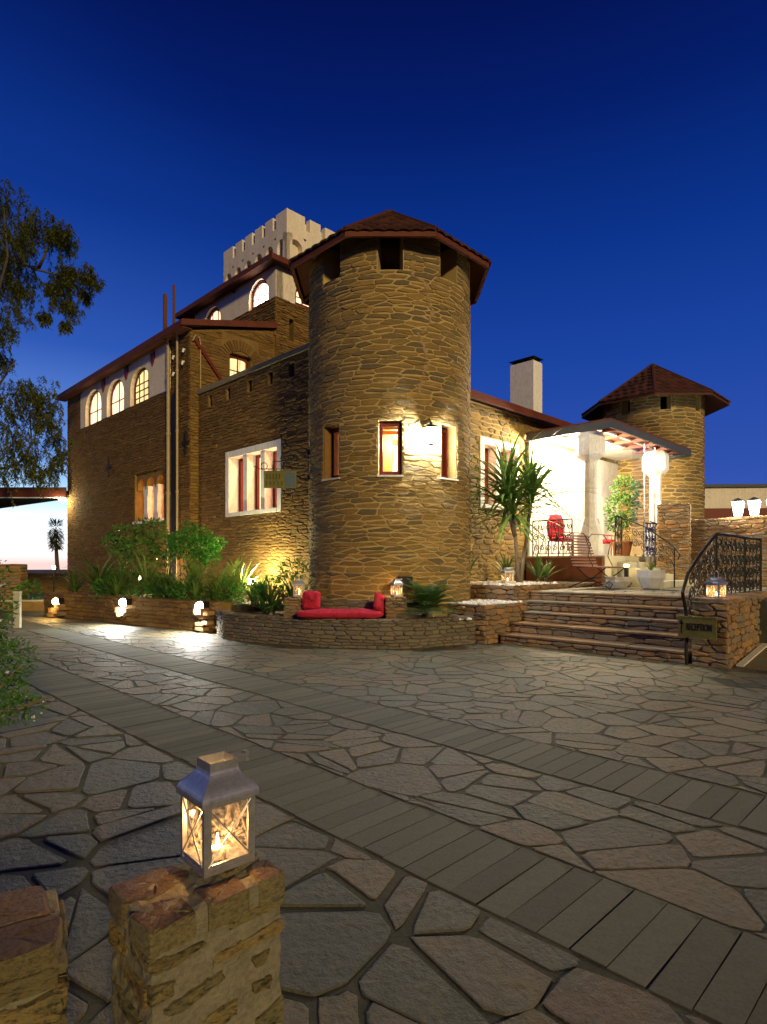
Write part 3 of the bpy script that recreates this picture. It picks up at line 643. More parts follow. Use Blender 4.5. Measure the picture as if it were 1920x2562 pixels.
# white panel with arches
ars = [(9.95, 11.45, 7.42, .6), (12.0, 13.55, 7.45, .62), (14.1, 15.75, 7.48, .65)]
obj('plaster_panel', arch_panel(lambda u, z, d: fh(u, z, d + .02), *WP, ars, .34), 'plaster', house)
for (u0, u1, zs, ri), nu in zip(ars, (4, 2, 2)): arch_window(house, fh, u0 + .02, u1 - .02, 6.87, zs, ri - .02, .15, 'warm_window' if nu == 2 else 'yellow_window', nu, 2 if nu == 2 else 4, .05)
for b in (9.65, 11.73, 13.83):
    z = 8.26; m = MB(); q = [(b - .14, z), (b - .14, z - .2), (b, z - .42), (b + .14, z - .2), (b + .14, z), (b, z - .04)]
    m.add([fh(*p, .02) for p in q] + [fh(*p, .06) for p in q], [(6, 7, 8, 9, 10, 11)] + [(i, (i + 1) % 6, 6 + (i + 1) % 6, 6 + i) for i in range(6)]); obj('shield', m, 'red_paint', house)
# triple bay with columns
obj('bay_arch', arch_panel(lambda u, z, d: fh(u, z, d - .06), SL[0], SL[1], 3.95, SL[3], [(SL[0] + .06, 9.6, 4.0, .32), (9.72, 10.34, 4.0, .32), (10.46, 11.04, 4.0, .32)], .5), 'mortar_brown', house)
for b in (9.66, 10.4):
    cm = MB()
    for z0, z1, hw in ((2.9, 3.14, .17), (3.14, 3.72, .125), (3.72, 3.8, .15), (3.8, 4.04, .18)): fbox(cm, fh, b - hw, b + hw, z0, z1, -.06 - hw * 2.4, -.06)
    obj('column', cm, 'white_paint', house)
m = MB(); fbox(m, fh, SL[0] - .05, SL[1] + .05, 2.82, 2.9, -.6, .07); obj('sill', m, 'white_paint', house)
for k in range(3):
    u0 = SL[0] + .05 + k * .72; m = MB(); fbox(m, fh, u0, u0 + .62, 2.9, 4.4, -.6, -.55); c = obj('casement', m, 'red_paint', house)
    m = MB(); fbox(m, fh, u0 + .07, u0 + .55, 2.98, 4.3, -.549, -.54); obj('pane', m, 'orange_window', c)
# roof slab, fascias, gutter
m = MB(); q = [(AH - .3, 8.32), (2.03, 9.2), (2.03, 9.32), (AH - .3, 8.44)]
m.add([(x, B0 - .12, z) for x, z in q] + [(x, B1 + .35, z) for x, z in q], [(0, 1, 2, 3), (7, 6, 5, 4)] + [(i, 4 + i, 4 + (i + 1) % 4, (i + 1) % 4) for i in range(4)])
hr = obj('roof', m, 'tile', house)
m = MB(); m.add([(AH - .33, B0 - .119, 8.3), (AH - .33, B1 + .35, 8.3), (AH - .33, B1 + .35, 8.5), (AH - .33, B0 - .119, 8.5), (AH - .29, B0 - .119, 8.3), (AH - .29, B1 + .35, 8.3), (AH - .29, B1 + .35, 8.5), (AH - .29, B0 - .119, 8.5)], [(0, 1, 2, 3), (7, 6, 5, 4), (0, 4, 5, 1), (3, 2, 6, 7)]); obj('fascia_board', m, 'fascia', hr)
m = MB(); m.add([(AH - .33, B0 - .16, 8.33), (2.03, B0 - .16, 9.14), (2.03, B0 - .16, 9.34), (AH - .33, B0 - .16, 8.5), (AH - .33, B0 - .12, 8.33), (2.03, B0 - .12, 9.14), (2.03, B0 - .12, 9.34), (AH - .33, B0 - .12, 8.5)], [(0, 1, 2, 3), (7, 6, 5, 4), (0, 4, 5, 1)]); obj('verge_board', m, 'fascia', hr)
m = MB(); m.box(AH - .285, AH + .02, B0 - .1, B1 + .3, 8.3, 8.318); obj('soffit_board', m, 'soffit', hr)
for b, r_, ztop in ((8.42, .055, 9.65), (7.84, .035, 9.75)):
    m = MB(); m.tube([fh(b, 9.0 if False else 8.3, .2), fh(b, ztop, .2)], r_ * 1.25, 8); obj('flue_pipe', m, 'soffit', house)
    m = MB(); m.tube([fh(b, 0, .1), fh(b, 8.3, .1)], r_, 8)
    for z in (1.8, 3.6, 5.4, 7.2): m.tube([fh(b, z, .1), fh(b, z + .08, .1)], r_ * 1.3, 8)
    obj('downpipe', m, 'pipe', house)
m = MB(); fbox(m, fh, 7.98, 8.22, .2, 6.6, .03, .09); obj('dark_strip', m, 'iron', house)  # narrow dark box between the two pipes
m = MB(); m.tube([fr_(-.86, 8.0, .06), fr_(-.8, 8.16, .1), fr_(-.68, 8.14, .1), fr_(-.62, 8.0, .06), fr_(-.62, 6.6, .06)], .022, 6); obj('conduit', m, 'pipe', house)
m = MB(); m.tube([fr_(-.8, 8.05, .07), fr_(0.1, 7.0, .07)], .05, 6); obj('drain_pipe', m, 'red_paint', house)
for b, z in ((8.15, 7.75), (8.15, 7.25), (7.55, 7.45), (7.5, 7.8)):
    m = MB(); m.tube([fh(b, z, .03), fh(b, z, .07), fh(b, z - .1, .09)], .03, 6); obj('insulator', m, 'white_paint', house)
for b, z in ((13.3, 5.0), (7.42, 5.05)):
    m = MB(); fbox(m, fh, b - .03, b + .03, z - .35, z + .35, .03, .07); fbox(m, fh, b - .22, b + .22, z - .03, z + .03, .031, .068); obj('wall_tie', m, 'iron', house)

# ------------------------------------------------------------------ upper block (keep) with arched lit windows
keep = building('upper_block', 'white upper storey on stone base with glowing arched windows and red eaves')
AK, BK = 2.03, 7.16
fk = lambda u, z, d: (AK - d, u, z); fkr = lambda u, z, d: (u, BK - d, z)
slit = (2.55, 2.75, 8.9, 9.6)
obj('wall', wall_core([BK, 12.54], [0, 10.18], [], fk, .4), 'mortar_brown', keep)
obj('side_wall', wall_core([AK + .002, 5.6], [0, 10.18], [slit], fkr, .4), 'mortar_brown', keep)
s1 = cut_half(cut_half(cut_half(voronoi(courses(BK, 12.5, 9.0, 10.2, .3, .08, rg), .3, .08), 0, 1, 10.17), -1, 0, -BK), 1, 0, 12.5)
s2 = cut_rects(cut_half(cut_half(voronoi(courses(AK, 4.6, 6.0, 10.2, .3, .08, rg), .3, .08), 0, 1, 10.17), -1, 0, -AK), [slit])
masonry(keep, [(s1, fk), (s2, fkr)], 'stone_brown', 170, 'stone', .016, .03, .013, 8)
ka = [(7.55, 8.72, 10.5, .55), (10.6, 11.8, 10.5, .55)]
obj('plaster_wall', arch_panel(lambda u, z, d: fk(u, z, d + .03), BK - .03, 12.54, 10.18, 11.22, ka, .3), 'plaster', keep)
arch_window(keep, fk, 7.57, 8.7, 10.2, 10.5, .53, .12, 'hot_window', 3, 2, .09); arch_window(keep, fk, 10.62, 11.78, 10.2, 10.5, .53, .12, 'warm_window', 3, 2, .09)
obj('plaster_side', arch_panel(lambda u, z, d: fkr(u, z, d + .03), AK, 5.6, 10.18, 11.22, [(2.78, 3.9, 10.5, .5)], .3), 'plaster', keep)
arch_window(keep, fkr, 2.8, 3.88, 10.2, 10.5, .48, .12, 'warm_window', 3, 2, .09)
m = MB(); lo = [(AK - .4, BK - .35), (6, BK - .35), (6, 13.5), (AK - .4, 13.5)]; hi = [(AK + .7, BK + .7), (6, BK + .7), (6, 12.4), (AK + .7, 12.4)]
m.add([(*p, 11.2) for p in lo] + [(*p, 11.36) for p in lo] + [(*p, 11.95) for p in hi], [(3, 2, 1, 0)] + [(i, (i + 1) % 4, 4 + (i + 1) % 4, 4 + i) for i in range(4)] + [(4 + i, 4 + (i + 1) % 4, 8 + (i + 1) % 4, 8 + i) for i in range(4)] + [(8, 9, 10, 11)])
kr = obj('roof', m, 'tile', keep)
m = MB(); fbox(m, fk, BK - .38, 13.53, 11.16, 11.33, .405, .43); obj('fascia_board', m, 'fascia', kr); m = MB(); fbox(m, fkr, AK - .43, 5.5, 11.16, 11.33, .355, .385); obj('fascia_board', m, 'fascia', kr)
# ------------------------------------------------------------------ white battlement tower
bat = building('battlement_tower', 'square white crenellated tower with corbel arches rising above the roofs', 'tower')
AB, BB, BE, AE = 3.21, 8.2, 12.48, 6.4
obj('shaft', MB().box(AB + .22, AE, BB + .22, BE - .22, 11.5, 13.0), 'plaster', bat)
fb = lambda u, z, d: (AB - d, u, z); fbr = lambda u, z, d: (u, BB - d, z)
n = 6; bw = (BE - BB) / n; obj('corbel_arches', arch_panel(fb, BB, BE, 12.2, 13.2, [(BB + bw * k + .12, BB + bw * (k + 1) - .12, 12.75, .28) for k in range(n)], .24), 'plaster', bat)
n2 = 4; bw2 = (AE - AB) / n2; obj('corbel_arches', arch_panel(fbr, AB, AE, 12.2, 13.2, [(AB + bw2 * k + .12, AB + bw2 * (k + 1) - .12, 12.75, .28) for k in range(n2)], .24), 'plaster', bat)
nt1 = [(BB + .66 + .68 * k, BB + .86 + .68 * k, 13.52, 14) for k in range(5)]; nt2 = [(AB + .8 + .72 * k, AB + 1.02 + .72 * k, 13.52, 14) for k in range(3)]
obj('parapet', wall_core([BB, BE], [13.2, 13.95], nt1, fb, .22), 'plaster', bat)
obj('parapet', wall_core([AB + .22, AE], [13.2, 13.95], nt2, fbr, .22), 'plaster', bat)
m = MB(); m.box(AB + .225, AE - .01, BB + .225, BE, 13.0, 13.3); obj('deck', m, 'plaster', bat)
m = MB(); m.box(AB + .221, AB + .4, BB + .221, BE - .01, 13.3, 13.9); m.box(AB + .401, AE - .01, BB + .221, BB + .4, 13.3, 13.9); obj('inner_parapet', m, 'plaster', bat)
# ------------------------------------------------------------------ right wing, chimney
rw = building('right_wing', 'low stone wing with red eaves and white two light window right of tower')
fg = lambda u, z, d: (u, -.22 - d, z)
RH = (2.98, 4.74, 2.9, 4.68)
obj('wall', wall_core([1.2, 13], [0, 5.5], [RH], fg, .65), 'mortar', rw)
rg = random.Random(9)
st = voronoi(courses(1.5, 5.3, .6, 5.5, .34, .115, rg), .34, .115) + voronoi(courses(5.4, 9, 4.6, 5.5, .34, .115, rg), .34, .115)
st = cut_rects(cut_half(st, 0, 1, 5.46), [RH], .004)
masonry(rw, [(st, fg)], 'stone', 250, 'stone', .034, .018, .014, 12)
mullioned(rw, fg, *RH[:2], *RH[2:], 2, 'pink_window')
m = MB(); q = [(-.55, 5.46), (3.2, 6.5), (3.2, 6.62), (-.55, 5.6)]
m.add([(1.0, y, z) for y, z in q] + [(13.2, y, z) for y, z in q], [(3, 2, 1, 0), (4, 5, 6, 7)] + [(i, (i + 1) % 4, 4 + (i + 1) % 4, 4 + i) for i in range(4)]); r_ = obj('roof', m, 'tile', rw)
m = MB(); m.box(1.0, 13.2, -.6, -.55, 5.42, 5.6); obj('fascia_board', m, 'fascia', r_)
ch = building('chimney', 'plain white chimney stack with dark metal cowl above the right roof', 'chimney')
m = MB(); m.box(8.38, 8.95, 1.5, 2.4, 5.7, 8.3); obj('stack', m, 'white_paint', ch)
m = MB(); [m.box(x, x + .05, y, y + .05, 8.3, 8.42) for x in (8.45, 8.82) for y in (1.58, 2.26)]; m.add([(8.34, 1.45, 8.42), (8.99, 1.45, 8.42), (8.99, 2.45, 8.42), (8.34, 2.45, 8.42), (8.66, 1.95, 8.55)], [(3, 2, 1, 0), (0, 1, 4), (1, 2, 4), (2, 3, 4), (3, 0, 4)]); obj('cowl', m, 'iron', ch)

# ------------------------------------------------------------------ wrought iron
def scroll(m, o, ex, ez, r, turns=1.4, sgn=1, rad=.007, start=0):
    n = 16; m.tube([o + ex * (sgn * r * (1 - .8 * k / n) * cos(start + turns * 2 * pi * k / n)) + ez * (r * (1 - .8 * k / n) * sin(start + turns * 2 * pi * k / n)) for k in range(n + 1)], rad, 4)
def iron_panel(root, p0, p1, h0, h1=None, post=True, seed=1, rad=.012, dens=.2):
    """railing panel from p0 to p1 (feet), vertical heights h0,h1"""
    p0, p1 = Vector(p0), Vector(p1); ex = (p1 - p0); L = ex.length; ex /= L; ez = Vector((0, 0, 1)); h1 = h1 or h0; rr = random.Random(seed)
    m = MB(); m.tube([p0 + ez * h0, p1 + ez * h1], .02, 6); obj('handrail', m, 'iron', root)
    m = MB(); m.tube([p0 + ez * .06, p1 + ez * .06], .01, 4); obj('bottom_rail', m, 'iron', root)
    for q, h in ((p0, h0), (p1, h1)):
        m = MB(); m.tube([q, q + ez * h], .017, 5); obj('post', m, 'iron', root)
    n = max(2, round(L / dens)); sm = MB()
    for k in range(n):
        c = p0 + ex * L * (k + .5) / n; zb = .06; H = h0 + (h1 - h0) * (k + .5) / n - .06; bw_ = L / n
        for j, fz in enumerate((.18, .5, .8)):
            scroll(sm, c + ez * (zb + H * fz), ex, ez, min(bw_ * .42, H * .16), 1.5, 1 if (k + j) % 2 else -1, rad, rr.uniform(0, 6))
        sm.tube([c - ex * bw_ * .4 + ez * (zb), c + ex * bw_ * .3 + ez * (zb + H * .5), c - ex * bw_ * .35 + ez * (zb + H)], rad * .9, 4)
        sm.tube([c + ex * bw_ * .45 + ez * (zb), c + ex * bw_ * .45 + ez * (zb + H)], rad * .9, 4)
    obj('scrollwork', sm, 'iron', root)

# ------------------------------------------------------------------ veranda
FZ = 1.7; TZ = .925
ver = building('veranda', 'brightly lit glazed veranda under a flat dark edged canopy', 'veranda')
part('floor', 'step_block', ver, (5.05, 10.7, -2.5, -.28, TZ, FZ))
part('plinth', 'terracotta', ver, (5.0, 5.048, -2.45, -.3, TZ, FZ - .04))
m = MB(); fbox(m, fg, 5.12, 11.5, FZ, 4.86, .055, .12); obj('back_wall', m, 'white_paint', ver)
cn = building('canopy', 'flat canopy roof with slate grey fascia and timber soffit over veranda', 'canopy')
part('roof_deck', 'fascia', cn, (5.05, 10.75, -2.65, -.28, 5.03, 5.08))
part('soffit', 'wood', cn, (5.1, 10.7, -2.58, -1.601, 4.99, 5.028)); part('ceiling', 'white_paint', cn, (5.1, 10.7, -1.6, -.29, 4.985, 5.028))
for nm, bx in (('front', (5.05, 10.75, -2.66, -2.6, 4.84, 5.03)), ('side', (5.04, 5.1, -2.598, -.28, 4.84, 5.03)), ('end', (10.7, 10.76, -2.598, -.28, 4.84, 5.03))): part('fascia_board', 'dark_fascia', cn, bx)
for k in range(6): part('rafter', 'wood', cn, (5.7 + k * .9, 5.76 + k * .9, -2.59, -1.5, 4.89, 4.984))
for b in (-1.57, -2.1): part('purlin', 'white_paint', cn, (5.11, 10.69, b - .03, b + .03, 4.93, 4.984 if b < -1.6 else 4.983))
cprof = [(.30, FZ), (.31, 2.25), (.19, 2.62), (.17, 2.7), (.165, 4.08), (.19, 4.14), (.34, 4.25), (.37, 4.32), (.37, 4.7), (.33, 4.78), (.3, 4.84)]
for i, (a_, b_) in enumerate(((5.36, -1.96), (9.2, -2.15))):
    c = building('veranda_column', ('white column with bulging octagonal capital beside slatted bench' if i == 0 else 'white column with octagonal capital and glowing sconce behind glass'), 'column', 'veranda columns')
    m = MB(); m.lathe(cprof[3:5], 8, (a_, b_), pi / 8); obj('shaft', m, 'white_paint', c)
    m = MB(); m.lathe(cprof[4:], 8, (a_, b_), pi / 8); obj('capital', m, 'white_paint', c)
    m = MB(); m.lathe(cprof[:4], 8, (a_, b_), pi / 8); obj('base', m, 'white_paint', c)
    if i: m = MB(); m.lathe([(.03, 2.95), (.05, 3.0), (.05, 3.3), (.03, 3.34)], 8, (a_ - .16, b_ - .16)); obj('sconce', m, 'sconce', c)
for i, (x0, x1) in enumerate(((6.85, 7.65), (7.69, 8.4))):
    g_ = building('glass_screen', 'clear frameless glass screen ' + ('beside the veranda steps' if i == 0 else 'in front of the column with sconce'), 'glass screen', 'veranda glass screens')
    part('pane', 'glass', g_, (x0, x1, -2.44, -2.43, FZ + .02, 4.84)); part('clamp', 'zinc', g_, (x0 + .1, x0 + .2, -2.46, -2.41, FZ, FZ + .06), (x1 - .2, x1 - .1, -2.46, -2.41, FZ, FZ + .06)); part('edge_strip', 'zinc', g_, (x1, x1 + .012, -2.45, -2.42, FZ, 4.84))
for i, (a_, b_) in enumerate(((5.8, -1.0), (7.1, -.9))):
    l_ = building('ceiling_light', 'flat ceiling light glowing under the veranda canopy ' + ('near the red armchair and bench', 'near the column with sconce')[i], 'ceiling light', 'veranda ceiling lights')
    part('housing', 'white_paint', l_, (a_ - .4, a_ + .4, b_ - .12, b_ + .12, 4.86, 4.915)); part('diffuser', 'ceiling_lamp', l_, (a_ - .38, a_ + .38, b_ - .1, b_ + .1, 4.84, 4.859))
    light('glow', 'POINT', (a_, b_, 4.55), (1500, 260)[i], (1, .80, .52), l_, .15)
vr = building('veranda_railing', 'black scrolled iron railing on veranda edge between wall and column', 'railing', 'veranda railings'); iron_panel(vr, (5.1, -.45, FZ), (5.1, -1.6, FZ), .95, seed=4)
vr = building('veranda_railing', 'black scrolled iron railing from white column to veranda steps', 'railing', 'veranda railings'); iron_panel(vr, (5.72, -2.46, FZ), (6.1, -2.46, FZ), 1.0, seed=5)
vr = building('veranda_railing', 'black scrolled iron railing behind the glass near column with sconce', 'railing', 'veranda railings'); iron_panel(vr, (7.8, -2.36, FZ), (8.9, -2.36, FZ), .95, seed=6)
# veranda steps with hand rails
vs_ = building('veranda_steps', 'pale block steps leading up to the lit veranda', 'steps')
for k in range(4):
    z1 = FZ - .155 * (k + 1) + .0; y = -2.5 - .32 * k; n = 6 + k; x0, x1 = 5.75 - .12 * k, 8.6 + .35 * k
    for j in range(n):
        m = MB(); m.tint = U(0, 1); e = (x1 - x0) / n; m.box(x0 + e * j + .006, x0 + e * (j + 1) - .006, y - .32, y - .004, TZ, z1); obj('block', m, 'step_block', vs_)
for i, (x, dx) in enumerate(((6.1, -.15), (7.85, .55))):
    hr_ = building('step_railing', 'curling black iron handrail on the ' + ('column' if i == 0 else 'stone tower') + ' side of the veranda steps', 'railing', 'step railings')
    p = [Vector((x, -2.5, FZ + .98)), Vector((x + dx * .5, -3.1, FZ + .72)), Vector((x + dx, -3.8, FZ + .22)), Vector((x + dx, -3.95, FZ + .02)), Vector((x + dx, -3.9, FZ - .1))]
    m = MB(); m.tube(p, .018, 6); obj('handrail', m, 'iron', hr_); m = MB(); m.tube([(x + dx, -3.82, TZ), (x + dx, -3.82, FZ + .15)], .018, 6); obj('newel', m, 'iron', hr_)
    sm = MB(); ex = (p[2] - p[0]).normalized()
    for k in range(6):
        c = p[0].lerp(p[2], (k + .5) / 6) - Vector((0, 0, .35)); [scroll(sm, c + Vector((0, 0, dz)), ex, Vector((0, 0, 1)), .12, 1.5, 1 if k % 2 else -1, .009) for dz in (-.12, .14)]
    obj('scrollwork', sm, 'iron', hr_)

sl_ = building('step_light', 'small bright step light low beside the iron newel post', 'lamp'); part('housing', 'iron', sl_, (5.3, 5.38, -2.95, -2.87, TZ + .02, 1.42)); part('lens', 'lamp_warm', sl_, (5.295, 5.385, -2.955, -2.865, 1.421, 1.48)); light('glow', 'POINT', (5.25, -3.05, 1.47), 8, (1, .7, .35), sl_, .04)
# ------------------------------------------------------------------ rear tower
RR = 1.6; rt = thing('round_tower', 'squat distant round stone tower with wide red roof behind veranda', 'tower', (9.42, 21.0, 0))
fr2 = cyl(RR); off = R(-24)
sl2 = [(R(p) * RR - .16, R(p) * RR + .16, 6.5, 7.0) for p in (-100, -55, -10, 35, 80)]
obj('wall', wall_core([-pi * RR, pi * RR], [0, 7.12], sl2, fr2, .35, .16), 'mortar', rt)
st = voronoi(courses(-3.6, 2.6, 2.2, 7.5, .4, .115, rg), .4, .115); st = cut_rects(cut_half(st, 0, 1, 7.1), sl2, .004)
masonry(rt, [(st, fr2)], 'stone', 200, 'stone', .034, .018, .014, 14)
m = MB(); E2, A2, Q2 = 6.88, 8.42, 2.36; o2 = [(Q2 * sin(R(22.5 + 45 * k)), -Q2 * cos(R(22.5 + 45 * k))) for k in range(8)]
m.add([(*p, E2) for p in o2] + [(0, 0, A2)] + [(p[0], p[1], E2 - .08) for p in o2] + [(0, 0, A2 - .2)], [(k, (k + 1) % 8, 8) for k in range(8)] + [(9 + (k + 1) % 8, 9 + k, 17) for k in range(8)] + [(k, 9 + k, 9 + (k + 1) % 8, (k + 1) % 8) for k in range(8)])
rr_ = obj('roof', m, 'tile', rt); tile_roof(rr_, Q2, E2, A2, 8, 0, lambda th: cos(th) > .3, 8, rg)
# ------------------------------------------------------------------ stone garden walls on the right, white building behind
def stone_wall(name, label, p0, p1, z0, z1, th, mat, mort, cw, chh, limit, seed, cat='wall', joint=.016, depth=.028, ends=True, cap=True):
    p0, p1 = Vector((*p0, 0)), Vector((*p1, 0)); d = p1 - p0; L = d.length; rz = math.atan2(d.y, d.x)
    r = thing(name, label, cat, tuple(p0), rz); rg_ = random.Random(seed)
    f = lambda u, z, dd: (u, -dd, z)
    obj('core', MB().box(0, L, 0.001, th, z0, z1), mort, r)
    sets = [(cut_half(cut_half(cut_half(cut_half(voronoi(courses(0, L, z0, z1, cw, chh, rg_), cw, chh), 0, 1, z1 + .004), 0, -1, -z0), 1, 0, L + .01), -1, 0, .01), f)]
    if ends:
        fe = lambda u, z, dd: (-dd, u, z); fe2 = lambda u, z, dd: (L + dd, th - u, z)
        for q in (lambda u, z, dd: (-dd, th - u, z), lambda u, z, dd: (L + dd, u, z)):
            sets.append((cut_half(cut_half(cut_half(cut_half(voronoi(courses(0, th, z0, z1, cw, chh, rg_), cw, chh), 0, 1, z1 + .004), 0, -1, -z0), 1, 0, th), -1, 0, 0), q))
    if cap:
        k = cw * 1.1; sites_ = [(u + rg_.uniform(-.3, .3) * k, v + rg_.uniform(-.25, .25) * k) for u in [k * (i + .5) for i in range(int(L / k) + 1)] for v in [k * (j + .5) for j in range(int(th / k) + 1)]]
        tp = voronoi(sites_, k, k); tp = cut_half(cut_half(cut_half(cut_half(tp, 1, 0, L + .02), -1, 0, .02), 0, 1, th), 0, -1, .02)
        sets.append((tp, lambda u, v, dd: (u, v, z1 + dd * .6)))
    masonry(r, sets, mat, limit, 'stone', joint, depth, .012, seed)
    return r
stone_wall('garden_wall', 'stone garden wall below the white building, carrying three bright lanterns', (8.1, 16.1), (11.2, 12.6), TZ, 2.66, .35, 'stone_rust', 'mortar', .3, .09, 120, 31, ends=False)
stone_wall('gate_pillar', 'broad stone gate pillar standing before the distant round tower', (7.2, 15.75), (7.85, 15.4), TZ, 3.05, .5, 'stone_rust', 'mortar', .26, .085, 60, 32, 'pillar')
wb = thing('white_building', 'flat roofed white building with dark red strip behind garden wall', 'building', (12.6, 24.5, 0), R(-4))
part('wall', 'plaster', wb, (0, 9, 0, 5, 0, 4.6)); part('roof_edge', 'dark_fascia', wb, (-.1, 9.1, -.12, 5, 4.6, 4.72)); part('dado', 'red_paint', wb, (.02, 3.2, -.03, -.001, 2.4, 3.75))
for i, (x, y) in enumerate(((8.86, 14.2), (9.12, 13.95), (9.4, 13.65))):
    l_ = thing('wall_lantern', 'glaring white tapered lantern ' + ('standing first along garden wall from the white building side', 'in the middle of three on the garden wall', 'last of three along the garden wall, past the middle one')[i], 'lantern', (x + .25, y + 1.2, 2.68), R(-40), 'lanterns on the garden wall')
    m = MB(); m.squares([(.06, 0), (.06, .03), (.03, .05)]); obj('base', m, 'iron', l_); m = MB(); m.squares([(.075, .05), (.125, .4)]); obj('lantern_glass', m, 'lamp_white', l_); m = MB(); m.squares([(.145, .4), (.145, .42), (.02, .5)]); obj('cap', m, 'iron', l_)
    if i < 2: light('lamp_light', 'POINT', (-.1, -.35, .3), 70, (1, .9, .72), l_, .08)

# ------------------------------------------------------------------ terrace and steps
ter = bpy.data.objects.new('terrace', None); col.objects.link(ter); ter.location = BL; ter.rotation_euler = (0, 0, BZ); ter['kind'] = 'structure'
part('slab', 'joint', ter, (1.95, 13, -8.5, -.3, 0, TZ - .012)); 
tf = voronoi([(x + rg.uniform(-.15, .15), y + rg.uniform(-.15, .15)) for x in [1.9 + .5 * i for i in range(14)] for y in [-6.6 + .5 * j for j in range(13)]], .5, .5)
tf = cut_half(cut_half(cut_half(tf, 0, 1, -.3), -1, 0, -1.95), 0, -1, 6.5)
masonry(ter, [(tf, lambda u, v, d: (u, v, TZ - .012 + d))], 'flag', 60, 'flagstone', .03, .012, .01, 33, .18, .01, True)
stp = building('stone_steps', 'five broad rough stone steps up to the terrace', 'steps')
AI = [.2, .62, 1.04, 1.46, 1.88]; BLf = [-2.7, -2.55, -2.42, -2.3, -2.16]; BRt = [-5.98, -6.0, -6.0, -6.0, -6.0]; RS = TZ / 5
sets = []
for i in range(5):
    z0, z1 = RS * i, RS * (i + 1); a0 = AI[i]; a1 = AI[i + 1] if i < 4 else 1.95
    obj('step_core', MB().box(a0 + .03, a1 + .04, BRt[i], BLf[i], max(0, z0 - .02), z1 - .03), 'mortar_dark', stp)
    f = (lambda a0: lambda u, z, d: (a0 + .03 - d, u, z))(a0)
    sets.append((cut_half(cut_half(cut_half(cut_half(voronoi(courses(BRt[i], BLf[i], z0, z1 - .04, .3, .085, rg, .1), .3, .085), 0, 1, z1 - .045), 0, -1, -z0), 1, 0, BLf[i]), -1, 0, -BRt[i]), f))
    b = BRt[i]
    while b < BLf[i] - .05:
        e = min(b + rg.uniform(.45, 1.0), BLf[i]); e = BLf[i] if BLf[i] - e < .25 else e
        m = MB(); m.tint = rg.random(); n = 5; ys = [b + .006 + (e - b - .012) * k / n for k in range(n + 1)]
        fr = [(a0 + rg.uniform(-.02, .012), y) for y in ys]; bk = [(a1 + .02, y) for y in reversed(ys)]
        m.prism(fr[::-1] + bk[::-1] if False else [*bk, *fr], z1 - .032, z1 + rg.uniform(-.004, .006)); obj('tread_slab', m, 'stone_rust', stp); b = e
masonry(stp, sets, 'stone_rust', 150, 'stone', .014, .03, .01, 34)
# pillar and wall to the right of the steps
pw = building('side_wall', 'lantern topped golden stone wall and pillar closing the steps beside the ramp', 'wall')
PA, PB = .26, -6.04
obj('core', MB().box(PA, 5.5, -6.5, PB, 0, .94), 'mortar', pw)
fp = lambda u, z, d: (PA - d, u, z); fq = lambda u, z, d: (u, -6.5 - d, z)
s1 = cut_half(cut_half(cut_half(voronoi(courses(-6.5, PB, 0, .95, .26, .085, rg), .26, .085), 0, 1, .945), 1, 0, PB), -1, 0, 6.53)
s2 = cut_half(cut_half(voronoi(courses(PA, 4.5, 0, .95, .2, .09, rg), .2, .09), 0, 1, .945), -1, 0, -PA + .03)
s3 = cut_half(cut_half(cut_half(voronoi([(PA + .2 + .33 * i + rg.uniform(-.06, .06), -6.27 + rg.uniform(-.05, .05)) for i in range(14)], .33, .33), 1, 0, PB), 0, 1, PB), 0, -1, 6.52) if False else cut_half(cut_half(cut_half(voronoi([(PA + .12 + .33 * i + rg.uniform(-.06, .06), -6.27 + rg.uniform(-.05, .05)) for i in range(14)], .33, .33), 0, 1, PB + .01), 0, -1, 6.53), -1, 0, -PA + .02)
masonry(pw, [(s1, fp), (s2, fq), (s3, lambda u, v, d: (u, v, .94 + d))], 'stone_rust', 110, 'stone', .014, .035, .012, 35)
rs = building('reception_sign', 'yellow olive sign reading RECEPTION with an upward arrow beside the steps', 'sign')
SA = -.05
part('board', 'sign_board', rs, (SA, SA + .03, -6.46, -5.95, .43, .74)); part('fixing_block', 'iron', rs, (SA + .03, PA, -6.4, -6.1, .5, .66))
part('border', 'sign_green', rs, (SA - .006, SA, -6.46, -5.95, .725, .74), (SA - .006, SA, -6.46, -5.95, .43, .445))
m = MB(); m.box(SA - .005, SA, -6.006, -5.994, .49, .64); m.add([(SA - .005, -6.03, .62), (SA - .005, -5.97, .62), (SA - .005, -6.0, .7)], [(0, 1, 2)]); obj('arrow', m, 'iron', rs)
def text_mesh(s, size):
    c = bpy.data.curves.new('txt', 'FONT'); c.body = s; c.size = size; c.extrude = .002; c.align_x = 'CENTER'; c.align_y = 'CENTER'
    o = bpy.data.objects.new('txt', c); col.objects.link(o); dg = bpy.context.evaluated_depsgraph_get(); me = bpy.data.meshes.new_from_object(o.evaluated_get(dg)); bpy.data.objects.remove(o); return me
me = text_mesh('RECEPTION', .105); me.materials.clear(); me.materials.append(MATS['iron'])
o = inst('lettering', me, rs, Matrix.Translation((SA - .003, -6.235, .585)) @ Matrix.Rotation(R(-90), 4, 'Z') @ Matrix.Rotation(R(90), 4, 'X') @ Matrix.Scale(.62, 4, (1, 0, 0)) @ Matrix.Scale(1.35, 4, (0, 1, 0)))
